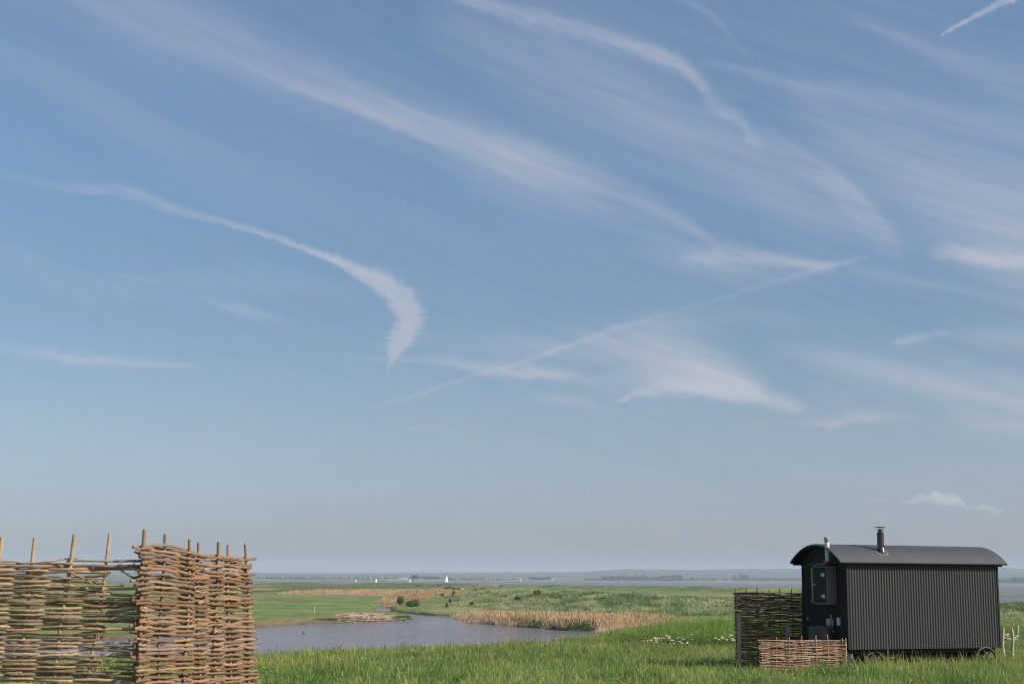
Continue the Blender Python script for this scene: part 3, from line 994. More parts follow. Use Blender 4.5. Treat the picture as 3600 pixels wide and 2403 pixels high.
# keep the tall grass below the near view and off the hurdles' line
xs = np.concatenate([xs, x2]); ys = np.concatenate([ys, y2])
hv = lambda a, b: (0.15 + 0.9 * fbm(a / 1.5, b / 1.5, 91, 3) + 0.8 * fbm(a / 4.5, b / 3.5, 93, 2)) * np.interp(np.hypot(a, b), [0, 12, 22, 30], [0.5, 0.55, 0.8, 1.0]) * (1 + .35 * np.exp(-((a - 10.5) / 3.2) ** 2 - ((b - 32.5) / 2.5) ** 2))
o = scatter_xy('meadow_grass', protos, xs, ys, 0.8, 1.35, weights=[.2, .2, .17, .17, .07, .07, .12], hvar=hv)
tag(o, 'tall green meadow grass in the foreground in front of the pond and the dark hut', 'grass')

# taller yellow-green weeds on the right of the near bank
weed_m = foliage_mat('tall_weeds', (0.13, 0.24, 0.04), (0.32, 0.42, 0.09), None, nscale=0.5, trans=.45)
wp = [leafy_patch('weed_clump', weed_m, 16, 0.6, 0.45, 1.0, 0.07, per=14) for _ in range(3)]
xs, ys = fan_points(2600, 50, 76, 0.035, 0.43)
uu = xs / ys; R_ = np.hypot(xs, ys)
r_in = np.interp(uu, [0.03, 0.06, 0.1, 0.17, 0.3, 0.45], [51, 52, 52.5, 53, 59, 60])
eR = np.interp(uu, EDGE_U, EDGE_R)
k = (R_ > r_in) & (R_ < eR + 4) & ~path_mask(xs, ys)
xs, ys = xs[k], ys[k]
o = scatter_xy('tall_weeds', wp, xs, ys, 0.7, 1.15, hvar=lambda a, b: (0.6 + 0.75 * fbm(a / 2.5, b / 2.5, 92, 3)) * np.interp(a / b, [.02, .06, .10, .14], [.3, .45, .8, 1.0]))
tag(o, 'tall yellow-green leafy weeds in a belt between the pond and the dark hut', 'weeds')

# cow parsley heads among the grass
petal_m = simple_mat('umbel_petals', (0.66, 0.62, 0.42), 0.9, 0.15, 20)
stalk_m = foliage_mat('umbel_leaves', (0.05, 0.10, 0.02), (0.13, 0.18, 0.05), None)
fp = [leafy_patch('umbel_clump', stalk_m, 7, 0.32, 0.32, 0.5, 0.05, per=7, flower=0.85, fmat=petal_m) for _ in range(3)]
fx, fy = [], []
for px, py, sx, sy, n in [(2310, 2246, 28, 4, 20), (2340, 2242, 30, 2.5, 12), (2300, 2252, 14, 3, 6), (2380, 2241, 25, 3, 10), (2400, 2248, 12, 3, 8), (2430, 2240, 10, 3, 7), (2470, 2242, 20, 3, 5), (2560, 2235, 22, 3.5, 14), (2585, 2238, 12, 4, 8), (2110, 2253, 8, 1.5, 3), (2520, 2246, 30, 3, 3), (3535, 2225, 12, 5, 10), (3560, 2230, 14, 6, 9), (2345, 2225, 10, 1, 2)]:
    for _ in range(int(n * .6 + .5)):
        p = G(px + rng.normal() * sx, py + 46 + rng.normal() * sy, EZ - 2.5)
        fx.append(p.x); fy.append(p.y)
for _ in range(0):
    p = fan_points(1, 34, 46, -0.17, 0.33); fx.append(float(p[0][0])); fy.append(float(p[1][0]))
o = scatter_xy('cow_parsley', fp, np.array(fx), np.array(fy), 0.75, 1.15, tilt=0.03)
tag(o, 'creamy white flat flower heads in the grass left of the dark hurdle', 'wild flowers')

# reeds
def reed_field(name, poly, n, mat, h, label, cat, w=0.03, rad=2.2, cnt=130, s0=.75, s1=1.2, zz=MZ, ramp=7.0):
    pl = poly_plan(poly, zz)
    pr = [blade_patch(name + '_clump', mat, cnt, rad, h * .5, h, w, lean=0.3, curl=0.35, tone_lo=.85, tone_hi=1.15, wind=(0.06, 0), seed_frac=.15, seed_tone=(1.0, .9, .8)) for _ in range(3)]
    x0, y0 = pl.min(0) - 3; x1, y1 = pl.max(0) + 3
    X = []; Y = []; c = 0
    while c < n:
        x = x0 + (x1 - x0) * rng.random(4000); y = y0 + (y1 - y0) * rng.random(4000)
        k = sdist(pl, x, y) + (fbm(x / 4, y / 6, 95, 3) - .5) * 5 > 0.3
        X.append(x[k]); Y.append(y[k]); c += k.sum()
    X = np.concatenate(X)[:n]; Y = np.concatenate(Y)[:n]
    o = scatter_xy(name, pr, X, Y, s0, s1, tilt=0.06, hvar=lambda a, b: (0.7 + 0.5 * fbm(a / 5, b / 5, 97, 3)) * (0.3 + 0.7 * np.clip(sdist(pl, a, b) / ramp, 0, 1)), zfix=(WZ if zz == WZ else None))
    tag(o, label, cat)


reed_m = foliage_mat('dry_reeds', (0.44, 0.33, 0.19), (0.58, 0.455, 0.28), None, nscale=0.06, trans=.25)
reed_m2 = foliage_mat('dark_dry_reeds', (0.36, 0.255, 0.145), (0.50, 0.38, 0.23), (0.20, 0.20, 0.08), nscale=0.05, dry_at=.68, trans=.25)
rush_m = foliage_mat('green_rushes', (0.05, 0.09, 0.035), (0.11, 0.16, 0.065), None, nscale=0.2, trans=.25)
reed_field('reed_strip', REED_A, 1600, reed_m, 1.5, 'thin tan strip of dry reeds across the green marsh field', 'reeds', w=0.05, rad=3.0)
reed_field('reed_bed', REED_B, 2800, reed_m2, 1.5, 'brown dry reed bed behind the two green bushes at the creek', 'reeds', w=0.05, rad=2.6)
reed_field('shore_reeds', REED_C, 3000, reed_m, 1.45, 'tan dry reeds lining the far shore of the pond', 'reeds', w=0.03, rad=1.8, s1=1.05)
reed_field('green_rushes', RUSH_D, 700, rush_m, 1.2, 'dark green rushes standing in the water in front of the tan reeds', 'rushes', w=0.03, rad=1.2, cnt=110, zz=WZ, ramp=1.5)

# rough grass on the mid bank and along the creek edge
bank_m = foliage_mat('bank_grass', (0.075, 0.15, 0.035), (0.15, 0.23, 0.06), (0.46, 0.46, 0.25), nscale=0.085, dry_at=0.48, trans=.3)
bp = [blade_patch('bank_clump', bank_m, 120, 1.7, 0.25, 0.8, 0.035, lean=.5, curl=.7, wind=(.25, 0)) for _ in range(3)]
X, Y = fan_points(15000, 240, 490, -0.035, 0.45)
d, hz, _s = ridge(X, Y, BANK_P)
k = (d < 26) & (rng.random(len(X)) < np.exp(-(d / 26) ** 2) * 1.2)
X, Y = X[k], Y[k]
o = scatter_xy('bank_grass', bp, X, Y, .7, 1.25)
tag(o, 'rough green and straw-pale grass covering the long low bank behind the pond', 'grass')
edge = [(1373, 2146), (1440, 2152), (1513, 2159), (1577, 2163), (1577, 2161), (1500, 2153), (1420, 2146), (1376, 2143)]
creek_m = foliage_mat('creek_grass', (0.05, 0.095, 0.025), (0.12, 0.15, 0.045), (0.22, 0.15, 0.08), nscale=0.12, dry_at=0.6)
pl = poly_plan(edge, MZ)
X = pl[:, 0].min() + (pl[:, 0].max() - pl[:, 0].min()) * rng.random(5000); Y = pl[:, 1].min() + (pl[:, 1].max() - pl[:, 1].min()) * rng.random(5000)
k = sdist(pl, X, Y) > -0.5
cp = [blade_patch('creek_clump', creek_m, 120, 1.0, 0.1, 0.38, 0.025, lean=.5, curl=.7) for _ in range(3)]
o = scatter_xy('creek_grass', cp, X[k][:800], Y[k][:800], .7, 1.3)
tag(o, 'dark overhanging grass along the edge of the creek bank', 'grass')
# tufts at the muddy shore left of the creek
X = []; Y = []
for px, py, n in [(1120, 2187, 3), (1150, 2186, 14), (1200, 2184, 5), (1245, 2184, 10), (1262, 2183, 8), (1390, 2178, 12), (1425, 2175, 14), (1441, 2162, 9), (1500, 2176, 4), (1480, 2179, 3), (1515, 2176, 3), (1300, 2184, 6)]:
    for _ in range(n):
        p = G(px + rng.normal() * 12, py + rng.normal() * 1.2, WZ); X.append(p.x); Y.append(p.y)
o = scatter_xy('shore_tufts', cp, np.array(X), np.array(Y), .5, 1.1)
tag(o, 'low green tufts at the water edge by the brown reed litter', 'grass')

# ------------------------------------------------------------------ reed litter heap
litter_m = simple_mat('reed_litter', (0.42, 0.33, 0.25), 0.95, 0.4, 2.0, tone=True)
mb = MB()
for _ in range(1500):
    px = 1200 + 180 * rng.random(); py = 2156 + 20 * rng.random() + (px - 1200) * .02
    p = G(px, py, MZ)
    q = max(0, 1 - ((px - 1275) / 90) ** 2) * max(0, 1 - ((py - 2166) / 14) ** 2)
    z = H(p.x, p.y) + 0.45 * q * rng.random()
    a = rng.normal() * .5 + (0 if rng.random() < .7 else 1.4); l = 0.4 + 0.8 * rng.random()
    t = .6 + .7 * rng.random()
    dx, dy = math.cos(a) * l, math.sin(a) * l
    mb.tube([(p.x - dx, p.y - dy, z), (p.x + dx, p.y + dy, z + rng.normal() * .08)], 0.03 + .02 * rng.random(), 4, (t, t * .95, t * .9), cap=False)
o = mb.build('reed_litter', litter_m)
tag(o, 'flattened pale brown heap of cut reed stalks on the near pond shore', 'reed litter', kind='stuff')

# ------------------------------------------------------------------ bushes
leaf_m = foliage_mat('bush_leaves', (0.05, 0.10, 0.028), (0.14, 0.20, 0.05), None, nscale=0.9, trans=.25)
gorse_m = foliage_mat('yellow_bush_leaves', (0.07, 0.10, 0.02), (0.20, 0.20, 0.04), None, nscale=0.9, trans=.25)
bloss_m = simple_mat('hawthorn_blossom', (0.70, 0.66, 0.48), 0.9, 0.2, 3)
bark_m = simple_mat('bush_bark', (0.16, 0.11, 0.07), 0.9, 0.3, 6)


def bush(px, py, w, h, label, mat=leaf_m, bloss=0.0, lobes=5, zref=MZ, group='bushes on the marsh'):
    p = G(px, py, zref)
    z = H(p.x, p.y)
    root = empty('bush', (p.x, p.y, z)); tag(root, label, 'bush', group)
    tk = MB()
    ctr = []
    for k in range(lobes):
        c = Vector(((rng.random() - .5) * w * .62, (rng.random() - .5) * w * .5, h * (.38 + .34 * rng.random())))
        r = Vector((w * (.2 + .14 * rng.random()), w * (.2 + .12 * rng.random()), h * (.2 + .14 * rng.random())))
        ctr.append((c, r))
        tk.tube([(c.x * .15, c.y * .15, -0.1), (c.x * .5, c.y * .5, c.z * .5), tuple(c)], [0.05 * h ** .5, 0.035, 0.015], 6)
    tk.build('trunk', bark_m, root)
    V = []; F_ = []; T = []; Vb = []; Fb = []
    n = int(420 * max(w * h, .6))
    n = min(n, 2600)
    for k in range(n):
        c, r = ctr[rng.integers(lobes)]
        d = np.array([rng.normal(), rng.normal(), rng.normal()]); d /= np.linalg.norm(d)
        q = (0.45 + 0.55 * rng.random() ** .5) * (1 + .15 * rng.normal())
        pos = np.array([c.x + d[0] * r.x * q * 1.25, c.y + d[1] * r.y * q * 1.25, max(0.05, c.z + d[2] * r.z * q * 1.25)])
        s = 0.05 + 0.05 * rng.random()
        a1 = np.array([rng.normal(), rng.normal(), rng.normal()]); a1 /= np.linalg.norm(a1); a2 = np.cross(a1, d); a2 /= max(np.linalg.norm(a2), 1e-6)
        isb = rng.random() < bloss * (0.3 + (pos[0] > 0) * .9) * (q > .7)
        VV, FF = (Vb, Fb) if isb else (V, F_)
        b = len(VV)
        VV.extend([pos - a1 * s - a2 * s, pos + a1 * s - a2 * s, pos + a1 * s + a2 * s, pos - a1 * s + a2 * s]); FF.append((b, b + 1, b + 2, b + 3))
        if not isb:
            t = .7 + .6 * rng.random(); T.extend([(t, t, t)] * 4)
    o = np_mesh('crown', V, F_, mat, np.array(T, dtype=np.float32)); o.parent = root
    if Vb:
        ob = np_mesh('blossom', Vb, Fb, bloss_m); ob.parent = root
    return root


bush(1412, 2127, 1.9, 2.0, 'rounded green bush with white blossom on its right side, at the creek', bloss=.2, lobes=7)
bush(1452, 2132, 2.7, 1.6, 'wide dark green bush just right of the blossoming one at the creek', lobes=8)
bush(1467, 2130, 1.3, 1.7, 'upright green bush touching the wide dark one at the creek', lobes=5)
bush(1554, 2101, 1.3, 1.2, 'small green bush in front of the brown reed bed, highest of the scattered ones', lobes=4)
bush(1595, 2112, 1.2, 1.6, 'small dark upright bush on the pale grass, left of the yellowish pair', lobes=4)
bush(1583, 2125, .8, 1.1, 'little green bush below the small dark upright one', lobes=3, mat=gorse_m)
bush(1571, 2139, .8, 1.0, 'smallest yellow-green bush nearest the creek bank', lobes=3, mat=gorse_m)
bush(1659, 2107, 1.5, 1.2, 'yellowish bush at the foot of the long bank', lobes=4, mat=gorse_m)
bush(1669, 2113, 1.3, 1.2, 'green-yellow bush touching the yellowish one at the foot of the long bank', lobes=4, mat=gorse_m)
bush(1637, 2103, .8, .7, 'tiny bush left of the yellowish pair below the bank', lobes=3, mat=gorse_m)
bush(1660, 2138, 1.1, .8, 'pale yellow-green low shrub alone on the pale grass flat', lobes=3, mat=gorse_m)
bush(1620, 2084, 2.4, 2.6, 'cream blossoming shrub behind the brown reed bed', bloss=.6, lobes=6)
bush(1577, 2078, 3.6, 2.6, 'dark green shrub in the far field beyond the reed bed', lobes=6)
bush(1600, 2082, 3.6, 2.2, 'dark green shrub between the cream shrub and its darker neighbour', lobes=6)
bush(1548, 2078, 2.4, 1.2, 'low green shrub leftmost of those beyond the reed bed', lobes=4)
bush(1672, 2079, 3.0, 1.6, 'grey-brown low shrub beyond the bank end, left one', lobes=4)
bush(1692, 2076, 3.6, 1.6, 'grey-brown low shrub beyond the bank end, right one', lobes=4)
bush(1822, 2114, 1.5, 1.5, 'dark shrub on the face of the grassy bank', lobes=4, zref=EZ - 5.2)
bush(1888, 2124, 2.0, 1.1, 'yellowish shrub low on the face of the grassy bank', lobes=4, mat=gorse_m, zref=EZ - 5.9)
bush(2225, 2100, 2.6, 1.2, 'dark low shrub near the crest of the grassy bank', lobes=4, zref=EZ - 4.2)

# ------------------------------------------------------------------ hurdles
bark_red = simple_mat('hazel_bark_red', (0.275, 0.168, 0.095), 0.75, 0.5, 30, tone=True, bump=.5, stain=(0.22, 0.15, 0.11), spec=.35)
bark_olive = simple_mat('hazel_bark_olive', (0.42, 0.295, 0.19), 0.75, 0.5, 26, tone=True, bump=.5, stain=(0.25, 0.21, 0.10), spec=.35)
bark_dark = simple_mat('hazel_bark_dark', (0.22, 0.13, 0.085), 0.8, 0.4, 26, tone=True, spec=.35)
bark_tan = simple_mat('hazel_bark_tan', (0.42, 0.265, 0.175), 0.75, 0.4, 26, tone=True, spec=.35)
post_m = simple_mat('sawn_timber', (0.44, 0.33, 0.25), 0.85, 0.35, 10, stretch=(6, 6, 1), stain=(0.26, 0.21, 0.17))


def hurdle(name, label, posts, rows, mat, group, jit=0.006, r_rod=(0.0055, 0.0085), over=(0.04, 0.09), tone_f=None, n_sides=7, skip=None, loose=None, wob=1.0, twoup=1):
    """posts: list of (base Vector, top Vector, radius); rows: list of functions/tuples giving rod height at each post"""
    c0 = posts[0][0].copy()
    root = empty(name, c0); tag(root, label, 'woven hurdle', group)
    rd = random.Random(len(rows) * 7 + len(posts))
    for b, t, r in posts:
        mb = MB()
        n = 14
        bx, by = rd.uniform(-1, 1), rd.uniform(-1, 1)
        path = []
        for i in range(n + 1):
            q = i / n
            w = math.sin(q * 7 + bx * 3) * 0.006 * wob + math.sin(q * 15 + by * 5) * 0.003 * wob
            path.append(b.lerp(t, q) + Vector((w, w * .5, 0)) - c0)
        rad = [r * (1.08 - .22 * i / n) * (1 + rd.uniform(-.07, .07)) for i in range(n + 1)]
        tn = rd.uniform(.8, 1.1)
        mb.tube(path, rad, 10, (tn, tn * .96, tn * .92))
        mb.build('post', mat, root, smooth=False)
    mb = MB()
    def at(i, z):
        b, t, r = posts[i]
        q = (z - b.z) / (t.z - b.z)
        return b.lerp(t, q)
    np_ = len(posts)
    for k, zrow in enumerate(rows):
        # zrow: list of heights at posts (len np_)
        par = 1 if k % 2 else -1
        ir, jr = 0, np_ - 1
        if skip:
            s = skip(k, rd)
            if s is None: continue
            ir, jr = s
        pieces = [(ir, jr)]
        if jr - ir >= 4 and rd.random() < .45:
            c = rd.randint(ir + 2, jr - 2); pieces = [(ir, c), (c, jr)]
        for (a, b_) in pieces:
            rr0 = rd.uniform(*r_rod) * (1.25 if rd.random() < .12 else 1)
            flip = rd.random() < .5
            key = []
            nrm_prev = None
            pts_ = [at(i, zrow[i] + rd.gauss(0, jit)) for i in range(a, b_ + 1)]
            dirs = []
            for i in range(len(pts_)):
                d = (pts_[min(i + 1, len(pts_) - 1)] - pts_[max(i - 1, 0)]); d.z = 0; d.normalize(); dirs.append(d)
            for i, p in enumerate(pts_):
                nrm = Vector((-dirs[i].y, dirs[i].x, 0))
                s = par * (1 if (a + i) % 2 else -1)
                key.append(p + nrm * s * (posts[a + i][2] + rr0 * .8))
            o0 = rd.uniform(*over) if a == ir else rd.uniform(.02, .07)
            o1 = rd.uniform(*over) if b_ == jr else rd.uniform(.02, .07)
            sl0 = (key[1] - key[0]).normalized(); sl1 = (key[-1] - key[-2]).normalized()
            start = key[0] - dirs[0] * o0 + Vector((0, 0, rd.gauss(0, jit * .8))) - Vector((0, 0, sl0.z * o0 * .5))
            end = key[-1] + dirs[-1] * o1 + Vector((0, 0, rd.gauss(0, jit * 1.4))) + Vector((0, 0, sl1.z * o1 * .5))
            ks = [start] + key + [end]
            path = []
            # catmull-rom
            for i in range(len(ks) - 1):
                p0 = ks[max(i - 1, 0)]; p1 = ks[i]; p2 = ks[i + 1]; p3 = ks[min(i + 2, len(ks) - 1)]
                m_seg = 3 if i in (0, len(ks) - 2) else 6
                for j in range(m_seg):
                    t = j / m_seg
                    q = 0.5 * ((2 * p1) + (p2 - p0) * t + (2 * p0 - 5 * p1 + 4 * p2 - p3) * t * t + (3 * p1 - p0 - 3 * p2 + p3) * t ** 3)
                    q.z += rd.gauss(0, jit * .22)
                    path.append(q - c0)
            path.append(ks[-1] - c0)
            L = len(path)
            rad = [rr0 * ((1.15 - .45 * i / L) if flip else (.7 + .45 * i / L)) * (1 + rd.uniform(-.08, .08)) for i in range(L)]
            t = rd.uniform(.52, 1.2); h = rd.uniform(-.12, .12)
            col = (t * (1 + h * .5), t * (1 - h * .3), t * (1 - h))
            if rd.random() < .15: col = (t * 1.0, t * .86, t * .80)
            mb.tube(path, rad, n_sides, col)
    if loose:
        for path, rr0 in loose:
            mb.tube([p - c0 for p in path], rr0, n_sides, (.8, .78, .7))
    mb.build('weave', mat, root, smooth=False)
    return root


def post_px(xt, yt, xb, Y, r, yb=2403.0):
    """a stake given by its top and a lower point seen at the same depth; carried on down into the soil"""
    t = P(xt, yt, Y); b = P(xb, yb, Y)
    gz = H(b.x, b.y) - 0.12
    q = (gz - t.z) / (b.z - t.z)
    return (t + (b - t) * q, t, r)


# right panel of the near screen: recedes to the right
N_R = [(504, 1860, 490, 8.30, .0135), (576, 1876, 559, 8.44, .0095), (666, 1894, 648, 8.60, .0105), (698, 1906, 700, 8.74, .0105),
       (765, 1904, 756, 8.90, .0125), (797, 1912, 814, 9.04, .010), (862, 1911, 878, 9.18, .0105)]
posts = [post_px(*a) for a in N_R]
z_top = [P(a[0], yy, a[3]).z for a, yy in zip(N_R, [1914, 1918, 1938, 1950, 1953, 1956, 1964])]
rows = []
k = 0
dz = 0.0138
while True:
    off = k * dz
    zr = [zt - off * (1.0 + 0.0) + (z_top[3] - zt) * min(1, off / .45) * .7 for zt in z_top]
    if min(zr) < posts[0][0].z + .2: break
    rows.append(zr); k += 1
hurdle('woven_hurdle', 'red-brown woven hazel hurdle panel beside the pond view, right one of the near pair', posts, rows, bark_red, 'near woven hurdles', over=(0.015, 0.075), r_rod=(.0070, .0108), n_sides=8)

# left panel: nearly square to the view, stakes leaning to the right
sp = 125
N_L = []
tops = [1880, 1886, 1891, 1895, 1890, 1878, 1876]
xsL = [-510, -385, -260, -130, 4, 127, 262, 384]
topsL = [1880, 1890, 1885, 1895, 1888, 1889, 1877, 1874]
for i, (xx, yy) in enumerate(zip(xsL, topsL)):
    N_L.append((xx, yy, xx - 70, 8.335, .0125 if i in (6, 4) else .0105))
N_L.append((497, 1990, 480, 8.335, .008))
posts = [post_px(*a) for a in N_L]
zt0 = [P(a[0], 1974, a[3]).z for a in N_L]
rows = []
k = 0
dz = 0.0138
rdl = random.Random(4)
while True:
    zr = [z - k * dz + rdl.gauss(0, .0025) for z in zt0]
    if zr[0] < posts[0][0].z + .2: break
    rows.append(zr); k += 1
nL = len(N_L)


def skipL(k, rd):
    if k < 1: return (0, nL - 1)
    if k == 2: return (0, nL - 1)
    if k == 3: return (0, nL - 1)
    if k < 11:
        return (0, nL - 3) if rd.random() < .8 else (0, nL - 2)
    if rd.random() < .3: return (0, nL - 2)
    return (0, nL - 1)


loose = [([P(250, 2012, 8.31), P(290, 2030, 8.30), P(326, 2052, 8.31)], .006),
         ([P(420, 2000, 8.31), P(455, 2022, 8.30), P(486, 2042, 8.31)], .006),
         ([P(240, 2034, 8.30), P(310, 2034, 8.30), P(373, 2033, 8.32)], .005),
         ([P(250, 2060, 8.30), P(340, 2058, 8.30), P(434, 2057, 8.31)], .006)]
hurdle('woven_hurdle', 'olive-brown gappy woven hazel hurdle at the left edge, left one of the near pair', posts, rows, bark_olive, 'near woven hurdles', over=(0.01, 0.05), r_rod=(.0068, .0100), skip=skipL, loose=loose, n_sides=8, jit=.005)

# ------------------------------------------------------------------ hurdles by the hut
def straight_posts(pA, pB, n, h_above, r, jitter=.01, lean=0.0, sink=.15):
    out = []
    for i in range(n):
        q = i / (n - 1)
        x = pA.x + (pB.x - pA.x) * q + random.uniform(-jitter, jitter); y = pA.y + (pB.y - pA.y) * q
        gz = pA.z + (pB.z - pA.z) * q
        b = Vector((x, y, gz - sink)); t = Vector((x + lean + random.uniform(-jitter, jitter), y, gz + h_above[i]))
        out.append((b, t, r))
    return out


random.seed(7)
# tall dark one behind
pA = P(2594, 2300, 36.3); pB = P(2822, 2300, 36.75)
gzA = H(pA.x, pA.y)
top_z = P(2600, 2082, 36.3).z
hA = Vector((pA.x, pA.y, gzA)); hB = Vector((pB.x, pB.y, gzA))
nd = 7
posts = straight_posts(hA, hB, nd, [top_z - gzA + random.uniform(.08, .14) for _ in range(nd)], .013, .03)
rows = []
z = top_z
k = 0
while z > gzA + 0.02:
    rows.append([z + random.gauss(0, .004) - i * .002 for i in range(nd)]); z -= 0.0160; k += 1
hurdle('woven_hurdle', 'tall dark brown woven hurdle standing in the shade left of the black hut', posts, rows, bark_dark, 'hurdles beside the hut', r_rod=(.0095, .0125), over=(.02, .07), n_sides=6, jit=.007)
# low bright one in front
pA = P(2684, 2330, 33.3); pB = P(2962, 2330, 33.75)
gzA = H(pA.x, pA.y); gzB = H(pB.x, pB.y)
tA = P(2684, 2250, 33.3).z; tB = P(2962, 2250, 33.75).z
hA = Vector((pA.x, pA.y, gzA)); hB = Vector((pB.x, pB.y, gzB))
posts = straight_posts(hA, hB, 7, [tA - gzA + v for v in (.0, .07, .06, .08, .08, .09, .0)], .014, .02)
rows = []
for k in range(35):
    a_ = tA - k * 0.0260; b_ = tB - k * 0.0245
    rows.append([a_ + (b_ - a_) * i / 6 + random.gauss(0, .006) for i in range(7)])
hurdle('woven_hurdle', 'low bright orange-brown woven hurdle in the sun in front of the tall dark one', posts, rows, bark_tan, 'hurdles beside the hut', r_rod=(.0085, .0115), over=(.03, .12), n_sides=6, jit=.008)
# stakes
def stake(px, py_top, Y, w, d, label, mat=post_m, round_=False, name='wooden_post', group=None, cat='post'):
    t = P(px, py_top, Y); gz = H(t.x, t.y)
    mb = MB()
    h = t.z - gz
    if round_:
        n = 7
        mb.tube([(math.sin(i * 1.3 + px) * w * .25, 0, -0.25 + (h + .25) * i / n) for i in range(n + 1)], [w / 2 * (1.05 - .12 * i / n) for i in range(n + 1)], 10)
    else:
        mb.box(-w / 2, w / 2, -d / 2, d / 2, -0.25, h)
    o = mb.build(name, mat); o.location = (t.x, t.y, gz); tag(o, label, cat, group)
    return o


tan_post = simple_mat('peeled_stake', (0.50, 0.33, 0.22), 0.8, 0.25, 12, stretch=(4, 4, 1))
stake(2596, 2157, 36.15, .088, .05, 'grey-brown sawn post at the left end of the tall dark hurdle')
stake(2768, 2191, 36.45, .105, .05, 'short wide grey board post against the middle of the tall dark hurdle')
stake(2972, 2242, 33.7, .03, .03, 'thin pale stake at the right end of the low bright hurdle', tan_post, True, 'wooden_stake', cat='stake')

# ------------------------------------------------------------------ shepherd's hut
paint = simple_mat('hut_wall_paint', (0.046, 0.047, 0.043), 0.55, 0.16, 3.0, stretch=(1, 1, .4), spec=.4, stain=(0.043, 0.043, 0.042))
roof_paint = simple_mat('hut_roof_paint', (0.205, 0.20, 0.198), 0.8, 0.15, 2.5, spec=.2)
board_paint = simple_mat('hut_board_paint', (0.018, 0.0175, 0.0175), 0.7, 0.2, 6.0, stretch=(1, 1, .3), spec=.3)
under_m = simple_mat('undercarriage_iron', (0.016, 0.012, 0.011), 0.8, 0.4, 8.0)
rust_m = simple_mat('rusty_rim_iron', (0.15, 0.085, 0.06), 0.7, 0.35, 10.0, stain=(0.05, 0.035, 0.03))
cab_m = simple_mat('cabinet_boards', (0.15, 0.118, 0.105), 0.7, 0.25, 8.0, stretch=(3, 3, .5))
zinc_m = simple_mat('galvanised_steel', (0.42, 0.44, 0.45), 0.4, 0.15, 8.0, metal=.6)
white_m = simple_mat('white_enamel', (0.62, 0.62, 0.60), 0.5, 0.1, 8.0)
black_m = simple_mat('stove_black', (0.03, 0.03, 0.032), 0.35, 0.2, 10.0, spec=.5)
red_m = simple_mat('red_collar_paint', (0.28, 0.03, 0.03), 0.5, 0.2, 8.0)
yel_m = simple_mat('yellow_tape', (0.65, 0.45, 0.05), 0.6, 0.1, 8.0)
highlight_m = simple_mat('flare_highlight', (0.10, 0.10, 0.10), 0.25, 0.05, 8.0, metal=1.0)  # dark gloss metal standing in for the highlight on the chimney flare
buff_m = simple_mat('buff_boards', (0.45, 0.36, 0.28), 0.8, 0.2, 8.0)

L, W, HW = 4.40, 1.91, P(2985, 1978, 34.2).z - WA.z
tiltY = math.radians(0.0)
hut = empty('shepherds_hut', WA)
mw = Matrix((WAX, WAY, Vector((0, 0, 1)))).transposed().to_4x4()
mw.translation = WA
hut.matrix_world = mw
tag(hut, "black corrugated shepherd's hut on iron wheels with a rounded roof", 'hut')


def corr_wall(name, p0, p1, z0, z1, outward, pitch, amp, mat, parent, thick=.0, z1f=None):
    """vertical corrugated sheet from p0 to p1 (local xy)"""
    p0 = Vector(p0); p1 = Vector(p1)
    ln = (p1 - p0).length; d = (p1 - p0) / ln
    n = int(ln / pitch * 10)
    V = []; 
    for i in range(n + 1):
        s = ln * i / n
        o = amp * math.cos(2 * math.pi * s / pitch)
        q = p0 + d * s + Vector(outward) * o
        zt = z1 if z1f is None else z1f(s)
        V.append((q.x, q.y, z0)); V.append((q.x, q.y, zt))
    F_ = [(2 * i, 2 * i + 2, 2 * i + 3, 2 * i + 1) for i in range(n)]
    mb_ = MB(); mb_.add(V, F_)
    return mb_.build(name, mat, parent, smooth=True)


floor_mb = MB()
floor_mb.box(0.05, L - .05, 0.14, W - .14, -.10, .0015)
floor_mb.build('floor', under_m, hut)
core = MB()
core.box(0.03, L - .03, 0.03, W - .03, 0.004, HW - .01)
core.build('wall_lining', board_paint, hut)
corr_wall('side_wall', (0, 0), (L, 0), 0.0, HW - .02, (0, -1), .0762, .0125, paint, hut)
corr_wall('side_wall', (L, W), (0, W), 0.0, HW - .02, (0, 1), .0762, .0125, paint, hut)
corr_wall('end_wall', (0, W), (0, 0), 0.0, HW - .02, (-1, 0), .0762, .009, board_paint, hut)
corr_wall('end_wall', (L, 0), (L, W), 0.0, HW - .02, (1, 0), .0762, .009, paint, hut)
# corner trims
for cx, cy in ((0, 0), (L, 0), (0, W), (L, W)):
    mb = MB(); mb.box(cx - .018, cx + .018, cy - .018, cy + .018, 0.003, HW - .03); mb.build('corner_trim', board_paint, hut)
# roof: arc over the width, corrugations running over the arc
OE = .165; RISE = .43
c_ = W + 2 * OE
Rr_ = (c_ * c_ / 4 + RISE * RISE) / (2 * RISE)
ang = math.asin(c_ / 2 / Rr_)
zc = HW + RISE - Rr_
def roof_sheet(x0, x1, off, name, mat, amp=.0165, pitch=.0762):
    nx = int((x1 - x0) / pitch * 8); na = 36
    V = []
    for i in range(nx + 1):
        x = x0 + (x1 - x0) * i / nx
        o = off + amp * math.cos(2 * math.pi * x / pitch)
        for j in range(na + 1):
            t = -ang + 2 * ang * j / na
            V.append((x, W / 2 + (Rr_ + o) * math.sin(t), zc + (Rr_ + o) * math.cos(t)))
    F_ = []
    for i in range(nx):
        for j in range(na):
            a_ = i * (na + 1) + j
            F_.append((a_, a_ + na + 1, a_ + na + 2, a_ + 1))
    mb_ = MB(); mb_.add(V, F_)
    o_ = mb_.build(name, mat, hut, smooth=True)
    sf = o_.modifiers.new('thickness', 'SOLIDIFY'); sf.thickness = 0.004
    return o_
roof_sheet(-.27, L + .22, .02, 'roof', roof_paint)
